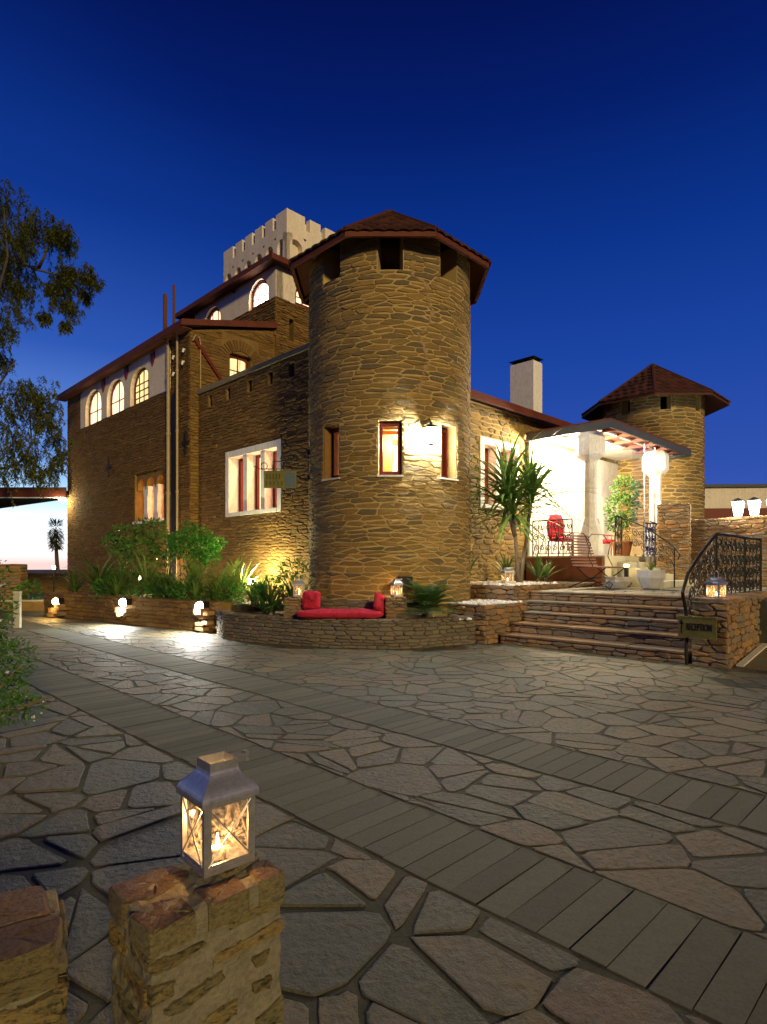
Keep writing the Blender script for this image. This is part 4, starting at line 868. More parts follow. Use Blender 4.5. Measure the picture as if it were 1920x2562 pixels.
# curved rail on the right of the steps
hr_ = building('step_railing', 'curved black iron handrail rising past the reception sign onto terrace', 'railing')
rb = -6.03; pts = [(.05, .12), (.06, .45), (.04, .8), (-.1, 1.08), (.12, 1.36), (.6, 1.62), (1.42, 1.97), (1.55, 1.99), (3.4, 1.97), (4.2, 1.97)]
m = MB(); m.tube([(a_, rb, z) for a_, z in pts], .026, 7); obj('handrail', m, 'iron', hr_)
for a_, z0 in ((.06, 0), (1.45, .6), (3.1, .9), (4.2, .9)):
    m = MB(); m.tube([(a_, rb, z0 if a_ > .1 else .02), (a_, rb, (1.98 if a_ > .1 else .5))], .022, 6); obj('post', m, 'iron', hr_)
for (x0, z0, h0, x1, z1, h1, n) in ((.15, .5, .82, 1.4, .95, .98, 5), (1.5, .98, .96, 3.05, .98, .96, 6), (3.15, .98, .96, 4.15, .98, .96, 4)):
    sm = MB(); ex = Vector((x1 - x0, 0, z1 - z0)).normalized()
    for k in range(n):
        t = (k + .5) / n; x = x0 + (x1 - x0) * t; z = z0 + (z1 - z0) * t; h_ = h0 + (h1 - h0) * t; bw_ = (x1 - x0) / n
        for j, fz in enumerate((.14, .38, .62, .86)):
            scroll(sm, Vector((x, rb, z + h_ * fz)), ex, Vector((0, 0, 1)), bw_ * .46, 1.6, 1 if (j + k) % 2 else -1, .011, rg.uniform(0, 6))
        sm.tube([(x + bw_ * .5, rb, z), (x + bw_ * .5, rb, z + h_)], .009, 4)
    obj('scrollwork', sm, 'iron', hr_)
    m = MB(); m.tube([(x0, rb, z0), (x1, rb, z1)], .012, 5); obj('bottom_rail', m, 'iron', hr_)
m = MB(); m.add([(.45, -6.56, .004), (.2, -9.5, .004), (9, -9.5, 1.05), (9, -6.56, 1.05), (.45, -6.56, -.3), (.2, -9.5, -.3), (9, -9.5, -.3), (9, -6.56, -.3)], [(0, 3, 2, 1), (0, 1, 5, 4), (1, 2, 6, 5)])
rmp = bpy.data.objects.new('ramp', meshdata('ramp', m, 'ramp_concrete')); col.objects.link(rmp); rmp.location = BL; rmp.rotation_euler = (0, 0, BZ); rmp['kind'] = 'structure'
m = MB(); m.add([(.5, -6.56, .03), (9, -6.56, 1.08), (9, -6.66, 1.08), (.5, -6.66, .03), (.5, -6.56, -.1), (9, -6.56, .95), (9, -6.66, .95), (.5, -6.66, -.1)], [(0, 3, 2, 1), (3, 7, 6, 2), (0, 4, 7, 3)]); k_ = obj('edge_kerb', m, 'concrete', rmp)

# ------------------------------------------------------------------ bench wall in front of the tower
BP = [(-3.19, 11.92), (-2.55, 11.45), (-1.93, 11.12), (-1.3, 10.8), (-.7, 10.61), (-.2, 10.52), (.25, 10.51), (.65, 10.62), (1.02, 10.82), (1.4, 11.03), (1.66, 11.2), (1.95, 11.45)]
def cr(P, n=6):
    out = []
    for i in range(len(P) - 1):
        p0, p1, p2, p3 = (Vector(P[max(i - 1, 0)]), Vector(P[i]), Vector(P[i + 1]), Vector(P[min(i + 2, len(P) - 1)]))
        for k in range(n):
            t = k / n; out.append(.5 * ((2 * p1) + (p2 - p0) * t + (2 * p0 - 5 * p1 + 4 * p2 - p3) * t * t + (3 * p1 - p0 - 3 * p2 + p3) * t ** 3))
    return out + [Vector(P[-1])]
class Path:
    def __init__(s, pts):
        s.p = pts; s.l = [0]
        for a_, b_ in zip(pts, pts[1:]): s.l.append(s.l[-1] + (b_ - a_).length)
        s.L = s.l[-1]
    def at(s, u):
        u = min(max(u, 0), s.L); i = 0
        while i < len(s.l) - 2 and s.l[i + 1] < u: i += 1
        d = (s.p[i + 1] - s.p[i]); t = (u - s.l[i]) / max(d.length, 1e-6); d.normalize(); return s.p[i].lerp(s.p[i + 1], t), Vector((d.y, -d.x))
    def f(s, o=(0, 0)):
        def g_(u, z, dd):
            p, n = s.at(u); q = p + n * dd; return (q.x - o[0], q.y - o[1], z)
        return g_
def path_wall(name, label, pts, z0, z1, th, mat, mort, cw, chh, limit, seed, cat='wall', capw=None):
    P = Path(pts); o_ = pts[0]; r = thing(name, label, cat, (o_.x, o_.y, 0)); f = P.f(o_); rg_ = random.Random(seed)
    obj('core', wall_core([0, P.L], [z0, z1], [], f, th, .12), mort, r)
    s = voronoi(courses(0, P.L, z0, z1, cw, chh, rg_), cw, chh); s = cut_half(cut_half(cut_half(cut_half(s, 0, 1, z1), 0, -1, -z0), 1, 0, P.L), -1, 0, 0)
    kk = cw * 1.2; tp = voronoi([(u * kk + rg_.uniform(-.3, .3) * kk, v) for u in range(int(P.L / kk) + 2) for v in (th * .3, th * .9)], kk, th * .6); tp = cut_half(cut_half(cut_half(cut_half(tp, 1, 0, P.L), -1, 0, 0), 0, 1, th), 0, -1, .02)
    masonry(r, [(s, f), (tp, lambda u, v, dd: f(u, z1 + dd * .5, -v))], mat, limit, 'stone', .012, .028, .01, seed)
    return r, P
bpts = cr(BP)
bw, BPath = path_wall('bench_wall', 'curved dark dry stone bench wall at the foot of the tower', bpts, 0, .5, .3, 'stone_grey', 'mortar_dark', .21, .058, 300, 41)
# left end return of the bench wall
m = MB(); pl = [(p.x + 3.19, p.y - 11.92) for p in cr(BP)[::3]]; pl = pl + [(1.95 + 3.19, .9), (1.5 + 3.19, 2.2), (-.2, 2.2)]
inner = [(BPath.at(u)[0] - BPath.at(u)[1] * .28) for u in [BPath.L * k / 24 for k in range(25)]]
m = MB(); pl = [(p.x + 3.19, p.y - 11.92) for p in inner] + [(4.9, 1.6), (-.1, 1.6)]; m.prism(pl, .02, .47); obj('bed', m, 'soil', bw)
m = MB(); seat = [(p.x + 3.19, p.y - 11.92) for p in inner if -1.75 < p.x < .5]; m.prism(seat + [(.4 + 3.19, -.55), (-1.7 + 3.19, -.55)], .03, .505); obj('seat_top', m, 'mortar_dark', bw)
end = stone_wall('bench_wall', 'short end return of the curved bench wall beside a flood lamp', (-3.19 - .35, 12.75), (-3.17, 11.95), 0, .5, .25, 'stone_grey', 'mortar_dark', .21, .058, 40, 42)
fl2 = cyl(RT + .2); bl = thing('back_ledge', 'low stone back ledge behind the red mattress against the tower', 'ledge', BL)
lg = wall_core([R(-56) * (RT + .2), R(20) * (RT + .2)], [.47, .8], [], fl2, .2, .12); obj('core', lg, 'mortar_dark', bl)
s = voronoi(courses(R(-56) * 1.93, R(20) * 1.93, .47, .8, .24, .075, rg), .24, .075); s = cut_half(cut_half(cut_half(cut_half(s, 0, 1, .79), 0, -1, -.47), 1, 0, R(20) * 1.93), -1, 0, R(56) * 1.93); masonry(bl, [(s, fl2)], 'stone_grey', 60, 'stone', .013, .022, .01, 43)
def pillar(label, x, y, w_, d_, z0, z1, rz, seed): return stone_wall('bench_pillar', label, (x - cos(rz) * w_ / 2, y - sin(rz) * w_ / 2), (x + cos(rz) * w_ / 2, y + sin(rz) * w_ / 2), z0, z1, d_, 'stone_rust', 'mortar_dark', .17, .058, 40, seed, 'pillar', .011, .02)
pillar('squat stone pillar between fern bed and red mattress, lantern on top', -1.62, 11.05, .42, .36, .48, .86, R(-8), 44)
pillar('squat stone pillar between red mattress and round palm, lantern on top', .23, 10.78, .36, .34, .48, .88, R(3), 45)
# cushions
def pillow(m, c, ax, n=2.6, e=.55, nu=36, nv=20):
    rq = random.Random(int(c[2] * 1000 + ax[0] * 997)); w1, w2, w3 = rq.uniform(0, 6), rq.uniform(0, 6), rq.uniform(0, 6)
    sg_ = lambda v, p: math.copysign(abs(v) ** p, v)
    vs = []; 
    for j in range(nv + 1):
        ph_ = -pi / 2 + pi * j / nv
        for i in range(nu):
            th = 2 * pi * i / nu; vs.append((c[0] + ax[0] * sg_(cos(ph_), .5) * sg_(cos(th), e), c[1] + ax[1] * sg_(cos(ph_), .5) * sg_(sin(th), e), c[2] + ax[2] * sg_(sin(ph_), .8) * (1 + .10 * sin(th * 3 + w1) * cos(ph_) + .08 * sin(th * 7 + w2 + ph_ * 3) + .07 * sin(ph_ * 9 + w3 + th * 2))))
    m.add(vs, [(j * nu + i, j * nu + (i + 1) % nu, (j + 1) * nu + (i + 1) % nu, (j + 1) * nu + i) for j in range(nv) for i in range(nu)])
mt = thing('seat_mattress', 'long plump red mattress lying on the curved stone bench', 'mattress', (-.78, 10.86, .505), R(-5))
m = MB(); pillow(m, (0, 0, .085), (.79, .27, .085), e=.4); obj('cover', m, 'red_cloth', mt, True)
m = MB(); m.tube([(.78 * math.copysign(abs(cos(t)) ** .4, cos(t)), .265 * math.copysign(abs(sin(t)) ** .4, sin(t)), .09) for t in [2 * pi * k / 40 for k in range(41)]], .008, 5); obj('piping', m, 'red_cloth', mt)
for lab, x, y, z, rx, ry, rz in (('square red cushion standing against the back ledge behind mattress', -1.32, 10.98, .83, R(78), 0, R(-8)), ('red cushion leaning sideways against the right bench pillar', -.06, 10.86, .78, R(80), R(28), R(55))):
    c = thing('cushion', lab, 'cushion', (x, y, z), 0, 'red bench cushions'); c.rotation_euler = (rx, ry, rz)
    m = MB(); pillow(m, (0, 0, 0), (.17, .17, .065), e=.35); obj('cover', m, 'red_cloth', c, True)
    m = MB(); m.tube([(.168 * math.copysign(abs(cos(t)) ** .35, cos(t)), .168 * math.copysign(abs(sin(t)) ** .35, sin(t)), 0) for t in [2 * pi * k / 28 for k in range(29)]], .005, 4); obj('piping', m, 'red_cloth', c)

# ------------------------------------------------------------------ candle lanterns
def lantern(label, loc, rz, S, hb, hr, power, candle=(0, 0), detail=True, handle=0):
    L_ = thing('candle_lantern', label, 'lantern', loc, rz, 'candle lanterns'); h_ = S / 2; p_ = S * .085
    m = MB(); m.box(-h_, h_, -h_, h_, .0, .012); obj('base_plate', m, 'zinc', L_)
    for sx in (-1, 1):
        for sy in (-1, 1):
            m = MB(); x, y = sx * (h_ - p_ / 2), sy * (h_ - p_ / 2); m.box(x - p_ / 2, x + p_ / 2, y - p_ / 2, y + p_ / 2, .012, hb); obj('corner_post', m, 'zinc', L_)
    for k in range(4):
        Rm = Matrix.Rotation(k * pi / 2, 4, 'Z'); i_ = h_ - p_; y = -h_ + p_ * .4
        m = MB(); m.box(-i_, i_, y - .003, y + .003, .012, .012 + S * .09, Rm); m.box(-i_, i_, y - .003, y + .003, hb - S * .09, hb, Rm); fr = obj('side_frame', m, 'zinc', L_)
        if k == 0: [obj('door_stile', MB().box(sx * i_ * .96 - S * .04, sx * i_ * .96 + S * .04, y - .006, y, .02, hb - .005, Rm), 'zinc', fr) for sx in (-1, 1)]
        m = MB(); m.box(-i_, i_, y + .004, y + .0055, .012 + S * .05, hb - S * .05, Rm); obj('pane', m, 'lantern_glass', fr)
        z0, z1 = .012 + S * .08, hb - S * .08; m = MB()
        for s in (-1, 1): m.tube([Rm @ Vector((-i_ * s, y - .005, z0)), Rm @ Vector((i_ * s, y - .005, z1))], S * .016, 5)
        obj('cross_wire', m, 'zinc', fr)
    o_ = S * .56; prof = [(o_, hb - .004), (o_, hb + S * .05)] + [(o_ * (.5 + .5 * (.5 + .5 * cos(pi * t)) ** .8), hb + S * .05 + (hr * .74 - S * .05) * t) for t in (.1, .2, .3, .4, .5, .6, .7, .8, .9)] + [(o_ * .5, hb + hr * .76), (o_ * .5, hb + hr)]
    m = MB(); m.squares(prof); m.f = m.f[:-2]; q = len(m.v); m.squares([(a_ * .97, z) for a_, z in prof]); m.f = m.f[:-2]; rf = obj('roof', m, 'zinc', L_)
    t = o_ * .5; z = hb + hr
    m = MB()
    if handle == 0: m.box(t * .9, t * 1.9, -t * .5, -t * .2, z - S * .12, z + S * .02); m.box(t * 1.75, t * 2.05, -t * .6, -t * .1, z - S * .14, z + S * .05)
    else: m.tube([(-t, 0, z), (-t * .9, 0, z + S * .35), (0, 0, z + S * .48), (t * .9, 0, z + S * .35), (t, 0, z)], S * .02, 5)
    obj('handle', m, 'zinc', rf)
    cx_, cy = candle; ch_ = hb * .22
    m = MB(); m.lathe([(S * .13, .012), (S * .13, ch_), (S * .11, ch_ + .003), (.001, ch_ - .002)], 14, candle); c = obj('candle', m, 'candle', L_, True)
    m = MB(); m.lathe([(.001, ch_), (S * .032, ch_ + S * .05), (S * .028, ch_ + S * .12), (.002, ch_ + S * .26)], 8, candle); obj('flame', m, 'flame', c, True)
    light('candle_light', 'POINT', (cx_, cy, ch_ + S * .3), power, (1, .53, .19), L_, S * .06)
    return L_
lantern('candle lantern on squat pillar beside the fern bed, handle upright', (-1.58, 11.2, .885), R(5), .2, .22, .1, 6, handle=1)
lantern('candle lantern on squat pillar beside the round palm', (.24, 10.93, .9), R(20), .17, .22, .1, 6)
p = W(.5, -6.3); lantern('candle lantern on the stone wall above the reception sign', (p.x, p.y, .98), R(30), .2, .22, .1, 8, handle=1)
p = W(1.6, -1.95); lantern('candle lantern among white pebbles beside the spiky tree', (p.x, p.y, 1.09), R(12), .2, .23, .1, 3, handle=0)
# ------------------------------------------------------------------ plants: builders
def blade_mesh(L, wd, lift, droop, mat, seed, n=6):
    rg_ = random.Random(seed); m = MB(); m.tint = rg_.random(); x = z = 0; an = lift; vs = []
    tw = rg_.uniform(-.25, .25)
    for i in range(n + 1):
        t = i / n; hw = wd / 2 * (.55 + .45 * min(1, t * 4)) * (1 - t ** 2.2) + .0006; y = tw * L * t * t * .3
        vs += [(x, y - hw, z + hw * .35), (x, y, z), (x, y + hw, z + hw * .35)]
        x += cos(an) * L / n; z += sin(an) * L / n; an -= droop / n * (.4 + 1.2 * t)
    m.add(vs, [(3 * i + j, 3 * i + j + 1, 3 * i + j + 4, 3 * i + j + 3) for i in range(n) for j in (0, 1)])
    return meshdata('leaf', m, mat, True)
def rosette(root, o, n, meshes, rg_, zs=(.7, 1.15), stem=0, tilt=.25):
    for k in range(n):
        M = Matrix.Translation(Vector(o) + Vector((0, 0, stem * rg_.random()))) @ Matrix.Rotation(2.39996 * k + rg_.uniform(-.3, .3), 4, 'Z') @ Matrix.Rotation(rg_.uniform(-tilt, tilt), 4, 'Y') @ Matrix.Scale(rg_.uniform(*zs), 4)
        inst('leaf', rg_.choice(meshes), root, M)
def frond_mesh(L, lift, droop, mat, seed, lw=.016, ll=.2, n=26):
    rg_ = random.Random(seed); m = MB(); m.tint = rg_.random(); p = Vector((0, 0, 0)); an = lift; pts = [p.copy()]
    for i in range(n):
        p = p + Vector((cos(an), 0, sin(an))) * L / n; an -= droop / n; pts.append(p.copy())
    m.tube(pts, .007, 4, .002)
    for i in range(4, n + 1):
        t = i / n; l_ = ll * sin(pi * min(1, .15 + t * .85)) ** .7; d = (pts[i] - pts[i - 1]).normalized()
        for s in (-1, 1):
            e = pts[i] + (Vector((0, s, 0)) * .85 + d * .55 + Vector((0, 0, .12 - .25 * t))) * l_; w_ = d * lw
            m.add([pts[i] - w_ * .3, pts[i] + w_, (pts[i] + e) / 2 + w_ * .9, e, (pts[i] + e) / 2 - w_ * .4], [(0, 1, 2, 3, 4)])
    return meshdata('frond', m, mat)
def leaves(m, c, r, n, size, rg_, asp=.45, shell=.5, droop=0):
    for _ in range(n):
        d = Vector((rg_.gauss(0, 1), rg_.gauss(0, 1), rg_.gauss(0, 1))).normalized(); k = shell + (1 - shell) * rg_.random() ** .5
        p = Vector((c[0] + d.x * r[0] * k, c[1] + d.y * r[1] * k, c[2] + d.z * r[2] * k)); m.tint = min(1, max(0, rg_.gauss(.5, .25)))
        ax_ = (d + Vector((rg_.gauss(0, .7), rg_.gauss(0, .7), rg_.gauss(0, .7) - droop))).normalized(); sd_ = ax_.cross(Vector((rg_.gauss(0, 1), rg_.gauss(0, 1), rg_.gauss(0, 1)))).normalized(); s = size * rg_.uniform(.6, 1.3)
        nr = ax_.cross(sd_) * s * .12
        m.add([p, p + ax_ * s * .45 + sd_ * s * asp * .5 + nr, p + ax_ * s, p + ax_ * s * .45 - sd_ * s * asp * .5 + nr], [(0, 1, 2), (0, 2, 3)])
def shrub(name, label, loc, clumps, nleaf, size, mat, rg_, stems, cat='shrub', asp=.45, flowers=0):
    r = thing(name, label, cat, loc)
    m = MB()
    for c, rr in clumps: leaves(m, c, rr, int(nleaf * rr[0] * rr[2]), size, rg_, asp, .35)
    obj('foliage', m, mat, r)
    m = MB()
    for s in stems: m.tube(s, .018, 5, .007)
    obj('stem', m, 'bark', r)
    if flowers:
        m = MB()
        for c, rr in clumps: leaves(m, c, rr, flowers, .035, rg_, .8, .9)
        obj('flower', m, 'petal', r, kind='stuff')
    return r
rp = random.Random(77)
# ------------------------------------------------------------------ left planter
PL = cr([(-9.75, 17.25), (-9.0, 16.67), (-7.71, 15.85), (-6.37, 14.75), (-5.0, 13.86), (-3.9, 13.1), (-3.45, 12.8)], 4)
pln, PP = path_wall('planter_wall', 'long low rough stone planter wall lit by two floodlights', PL, 0, .66, .3, 'stone_brown', 'mortar_brown', .3, .095, 170, 51)
h1 = W(-.6, 1.3); h2 = W(-.88, 11)
m = MB(); m.prism([((PP.at(PP.L * k / 12)[0] - PP.at(PP.L * k / 12)[1] * .26).x + 9.75, (PP.at(PP.L * k / 12)[0] - PP.at(PP.L * k / 12)[1] * .26).y - 17.25) for k in range(13)] + [(h1.x + 9.75, h1.y - 17.25), (h2.x + 9.75, h2.y - 17.25)], .02, .6); obj('soil', m, 'soil', pln)
def rocks(m, c, n, spread, size, rg_):
    for _ in range(n):
        x, y = c[0] + rg_.uniform(-spread[0], spread[0]), c[1] + rg_.uniform(-spread[1], spread[1]); s = size * rg_.uniform(.6, 1.4); m.tint = rg_.random(); k = rg_.randint(5, 7)
        b_ = [(x + s * cos(2 * pi * i / k) * rg_.uniform(.7, 1.1), y + s * sin(2 * pi * i / k) * rg_.uniform(.7, 1.1)) for i in range(k)]
        m.add([(*p, c[2] - s * .3) for p in b_] + [(x + (p[0] - x) * .7, y + (p[1] - y) * .7, c[2] + s * rg_.uniform(.4, .7)) for p in b_] + [(x, y, c[2] + s * .75)], [(i, (i + 1) % k, k + (i + 1) % k, k + i) for i in range(k)] + [(k + i, k + (i + 1) % k, 2 * k) for i in range(k)])
def flood(label, u, z, power, colr, emi, warm=False):
    p, n = PP.at(u); q = p + n * .12; F = thing('flood_light', label, 'flood light', (q.x, q.y, 0), math.atan2(n.y, n.x) + pi / 2, 'flood lights along the planter wall')
    m = MB(); m.box(-.1, .1, -.07, .09, z + .0, z + .16); obj('housing', m, 'iron', F)
    m = MB(); m.lathe([(max(.004, .1 * sin(pi * k / 8)), z + .06 - .1 * cos(pi * k / 8)) for k in range(9)], 14, (0, -.08)); obj('lens', m, emi, F, True)
    m = MB()
    for k in range(7):
        x = rp.uniform(-.22, .22); m.tint = rp.random(); w_ = rp.uniform(.08, .16); zz = rp.uniform(0, z - .1); m.box(x - w_, x + w_, -.1 + rp.uniform(-.06, .02), .08, zz, zz + rp.uniform(.07, .13))
    obj('rock_support', m, 'stone_rust', F)
    light('beam', 'SPOT', (0, -.2, z + .06), power, colr, F, .06, (0, -.55, -.8), R(165), .6)
    return F
def u_at(x): 
    best = min(range(200), key=lambda k: abs(PP.at(PP.L * k / 200)[0].x - x)); return PP.L * best / 200
flood('cool white flood light on planter wall below the yucca', u_at(-6.15), .5, 380, (.97, .97, .93), 'lamp_cool')
flood('cool white flood light on planter wall near the bench end', u_at(-3.85), .52, 400, (1, .97, .88), 'lamp_cool')
flood('small amber flood light near the planter corner by the gate', u_at(-8.85), .4, 70, (1, .6, .16), 'lamp_warm')
def uplight(label, loc, aim, power, colr, emi):
    U_ = thing('garden_uplight', label, 'uplight', loc, math.atan2(aim[1], aim[0]) - pi / 2, 'garden uplights')
    m = MB(); m.tube([(0, 0, 0), (0, 0, .42)], .015, 5); obj('stake', m, 'iron', U_); m = MB(); m.box(-.075, .075, -.05, .04, .42, .53); obj('housing', m, 'iron', U_); m = MB(); m.box(-.085, .085, .041, .055, .41, .54); m.box(-.085, .085, -.066, -.052, .4, .54); obj('lens', m, emi, U_)
    light('beam', 'POINT', (0, .14, .5), power, colr, U_, .05)
uplight('yellowish uplight in the planter below the wide mullioned window', (-3.15, 14.35, .6), (.9, .55), 420, (1, .88, .45), 'lamp_yellow')
uplight('warm uplight half hidden behind the sparse shrub', (-6.95, 17.2, .6), (.7, .7), 150, (1, .72, .42), 'lamp_warm')
# low lamps beyond
for lab, x, y, z, e, pw_ in (('small amber bollard lamp standing beyond the planter corner', -10.3, 18.6, .45, 'lamp_warm', 10), ('white bollard lamp shining beside the house corner', -14.3, 26.0, 1.25, 'lamp_white', 14)):
    l_ = thing('bollard_lamp', lab, 'lamp', (x, y, 0)); m = MB(); m.tube([(0, 0, 0), (0, 0, z)], .03, 8); obj('post', m, 'iron', l_); m = MB(); m.lathe([(.05, z), (.07, z + .12), (.02, z + .16)], 10); obj('globe', m, e, l_); light('glow', 'POINT', (0, -.15, z + .1), pw_, (1, .78, .4) if 'amber' in lab else (1, .95, .85), l_, .05)
# planter plants
shrub('flowering_shrub', 'sparse leafy shrub with forked stems below the house windows', (-6.55, 16.1, .6), [((-.35, 0, 1.65), (.5, .4, .28)), ((.25, .1, 1.85), (.45, .4, .25)), ((-.75, .1, 1.5), (.3, .3, .2)), ((.6, 0, 1.45), (.38, .35, .28)), ((.1, -.1, 1.3), (.5, .4, .3)), ((-.2, 0, .8), (.35, .3, .2)), ((.15, 0, .55), (.4, .3, .2)), ((-.5, 0, 1.15), (.3, .25, .16)), ((.5, .1, 1.0), (.3, .3, .2))], 3000, .11, 'leaf', rp,
      [[(0, 0, 0), (-.05, 0, .6), (-.3, 0, 1.3), (-.6, .1, 1.7)], [(0, 0, .1), (.08, 0, .7), (.25, .05, 1.5), (.3, .1, 1.9)], [(0, 0, .4), (.3, 0, .9), (.6, 0, 1.5)], [(-.05, 0, .5), (-.1, 0, 1.1), (.05, 0, 1.7)], [(0, 0, .5), (-.2, 0, .9), (-.75, .1, 1.5)]])
shrub('green_shrub', 'dense bright green rounded shrub on bare stems left of mullioned window', (-4.72, 14.85, .6), [((0, 0, 1.35), (.62, .45, .38)), ((.3, -.05, 1.3), (.4, .35, .3)), ((-.3, 0, 1.4), (.38, .35, .28)), ((.05, 0, 1.6), (.45, .35, .22)), ((.45, 0, 1.05), (.25, .25, .2)), ((-.5, .1, 1.15), (.22, .2, .14)), ((.62, 0, 1.42), (.2, .2, .14)), ((-.1, 0, 1.82), (.2, .2, .12)), ((.1, -.1, .85), (.3, .2, .14))], 4200, .085, 'leaf_bright', rp,
      [[(0, 0, 0), (-.1, 0, .5), (-.3, 0, 1.2)], [(.05, 0, 0), (.1, 0, .6), (.2, 0, 1.2)], [(.02, 0, .1), (.2, 0, .6), (.45, 0, 1.1)], [(-.02, 0, 0), (-.25, .05, .5), (-.45, .1, 1.1)]])
yucca = [blade_mesh(1.0, .055, R(l_), R(35), 'blade', 100 + i) for i, l_ in enumerate((15, 35, 50, 65, 80, 40))]
agap = [blade_mesh(.8, .045, R(l_), R(85), 'blade', 200 + i) for i, l_ in enumerate((40, 55, 65, 75, 85, 60))]
dark = [blade_mesh(.95, .042, R(l_), R(80), 'blade_dark', 300 + i) for i, l_ in enumerate((40, 55, 65, 75, 85, 60))]
def tuft(name, label, loc, n, meshes, stem=.05, sc=(.7, 1.1), cat='plant', group=None):
    r = thing(name, label, cat, loc, 0, group); m = MB(); m.lathe([(.05, -.02), (.045, .06 + stem * .5), (.02, .1 + stem)], 6); obj('crown_base', m, 'bark', r); rosette(r, (0, 0, .04), n, meshes, rp, sc, stem); return r
tuft('yucca', 'pale spiky yucca rosette in the planter above the floodlight', (-6.05, 15.25, .75), 38, yucca, .2)
tuft('yucca', 'brightly lit spiky yucca in front of the yellowish uplight', (-3.45, 14.5, .65), 40, yucca, .2, (.75, 1.15))
tuft('grass_clump', 'bright green strappy clump at the planter edge below green shrub', (-4.35, 13.85, .6), 46, agap, .05, (.8, 1.2))
tuft('grass_clump', 'dark arching grass clump near the far end of planter', (-7.75, 16.35, .6), 50, dark, .05, (1.0, 1.6)); tuft('grass_clump', 'low dark grass clump under the sparse shrub', (-6.9, 15.7, .6), 40, dark, .05, (.8, 1.2))
tuft('grass_clump', 'wispy dark clump at the corner where planter meets house', (-8.7, 16.9, .6), 40, dark, .05, (.7, 1.1)); tuft('grass_clump', 'dark strappy clump filling planter between floodlights', (-5.2, 14.4, .6), 44, dark, .05, (.7, 1.1))
tuft('grass_clump', 'shaggy dark clump spilling over the bench wall near fern bed', (-2.2, 11.75, .45), 55, dark, .05, (.6, 1.0)); tuft('grass_clump', 'dark clump crowding behind the left bench pillar', (-1.75, 11.7, .45), 50, dark, .05, (.7, 1.15)); tuft('grass_clump', 'dark clump beneath the uplight in the planter', (-2.9, 13.7, .6), 44, dark, .05, (.6, 1.0))
cyc = [frond_mesh(1.5, R(l_), R(45), 'blade', 400 + i) for i, l_ in enumerate((35, 55, 70, 80, 62))]
def palmplant(name, label, loc, n, meshes, sc, cat='plant', stem=.12, rr=.07):
    r = thing(name, label, cat, loc); m = MB(); m.lathe([(rr, -.02), (rr * 1.1, stem * .6), (rr * .5, stem)], 8); obj('trunk', m, 'bark', r)
    for k in range(n): inst('frond', rp.choice(meshes), r, Matrix.Translation((0, 0, stem * .8)) @ Matrix.Rotation(2.39996 * k + rp.uniform(-.3, .3), 4, 'Z') @ Matrix.Scale(rp.uniform(*sc), 4))
    return r
palmplant('cycad', 'lit cycad with feathery upright fronds left of the uplight', (-4.0, 13.75, .6), 14, cyc, (.65, 1.05)); palmplant('cycad', 'smaller shaded cycad behind the feathery lit one', (-3.55, 14.0, .6), 12, cyc, (.5, .8))
shrub('fern', 'soft dark fern growing where tower meets planter', (-1.9, 12.6, .5), [((0, 0, .9), (.32, .25, .22)), ((-.1, 0, .6), (.3, .25, .25))], 3500, .1, 'leaf', rp, [[(0, 0, 0), (0, 0, .8)], [(0, 0, 0), (-.1, 0, .6)]], 'fern', .25)
shrub('groundcover_bush', 'low leafy bush filling the planter behind second floodlight', (-3.3, 13.25, .55), [((0, 0, .15), (.5, .3, .22)), ((-.6, .4, .15), (.5, .3, .25))], 3000, .07, 'leaf', rp, [[(0, 0, 0), (0, 0, .2)]], 'bush')
shrub('groundcover_bush', 'low dark bush filling planter behind the first floodlight', (-6.0, 15.0, .55), [((0, 0, .12), (.7, .3, .2)), ((1.0, -.6, .1), (.5, .3, .18)), ((-1.0, .6, .12), (.6, .3, .2))], 2400, .07, 'leaf', rp, [[(0, 0, 0), (0, 0, .2)]], 'bush')
finefr = [frond_mesh(.62, R(l_), R(70), 'blade_dark', 500 + i, .008, .22, 22) for i, l_ in enumerate((30, 45, 60, 75, 88))]
palmplant('round_palm', 'round feathery dwarf palm beside the right bench pillar', (.82, 11.0, .45), 60, finefr, (.95, 1.35), stem=.25, rr=.05)
for i, (x, y, s, ms, lab) in enumerate(((-4.9, 14.1, .9, agap, 'strappy bright clump between the green shrub stems'), (-3.75, 13.5, .75, agap, 'bright strappy clump right beside the lit cycad'), (-5.6, 14.75, .9, agap, 'bright strappy clump left of the green shrub'), (-2.85, 13.1, .7, agap, 'strappy clump nearest the bench end behind flood light'), (-6.9, 15.5, .8, agap, 'strappy clump left of the pale yucca'), (-2.55, 12.7, .7, dark, 'dark clump where planter narrows to the bench'), (-7.3, 15.9, .85, dark, 'dark clump between far grass and pale yucca'))):
    tuft('grass_clump', lab, (x, y, .58), 44, ms, .05, (s * .8, s * 1.2))
palmplant('cycad', 'feathery cycad beneath the green shrub on bare stems', (-4.55, 14.3, .6), 16, cyc, (.45, .75)); palmplant('cycad', 'feathery cycad between sparse shrub and green shrub', (-5.7, 15.3, .6), 14, cyc, (.45, .8))
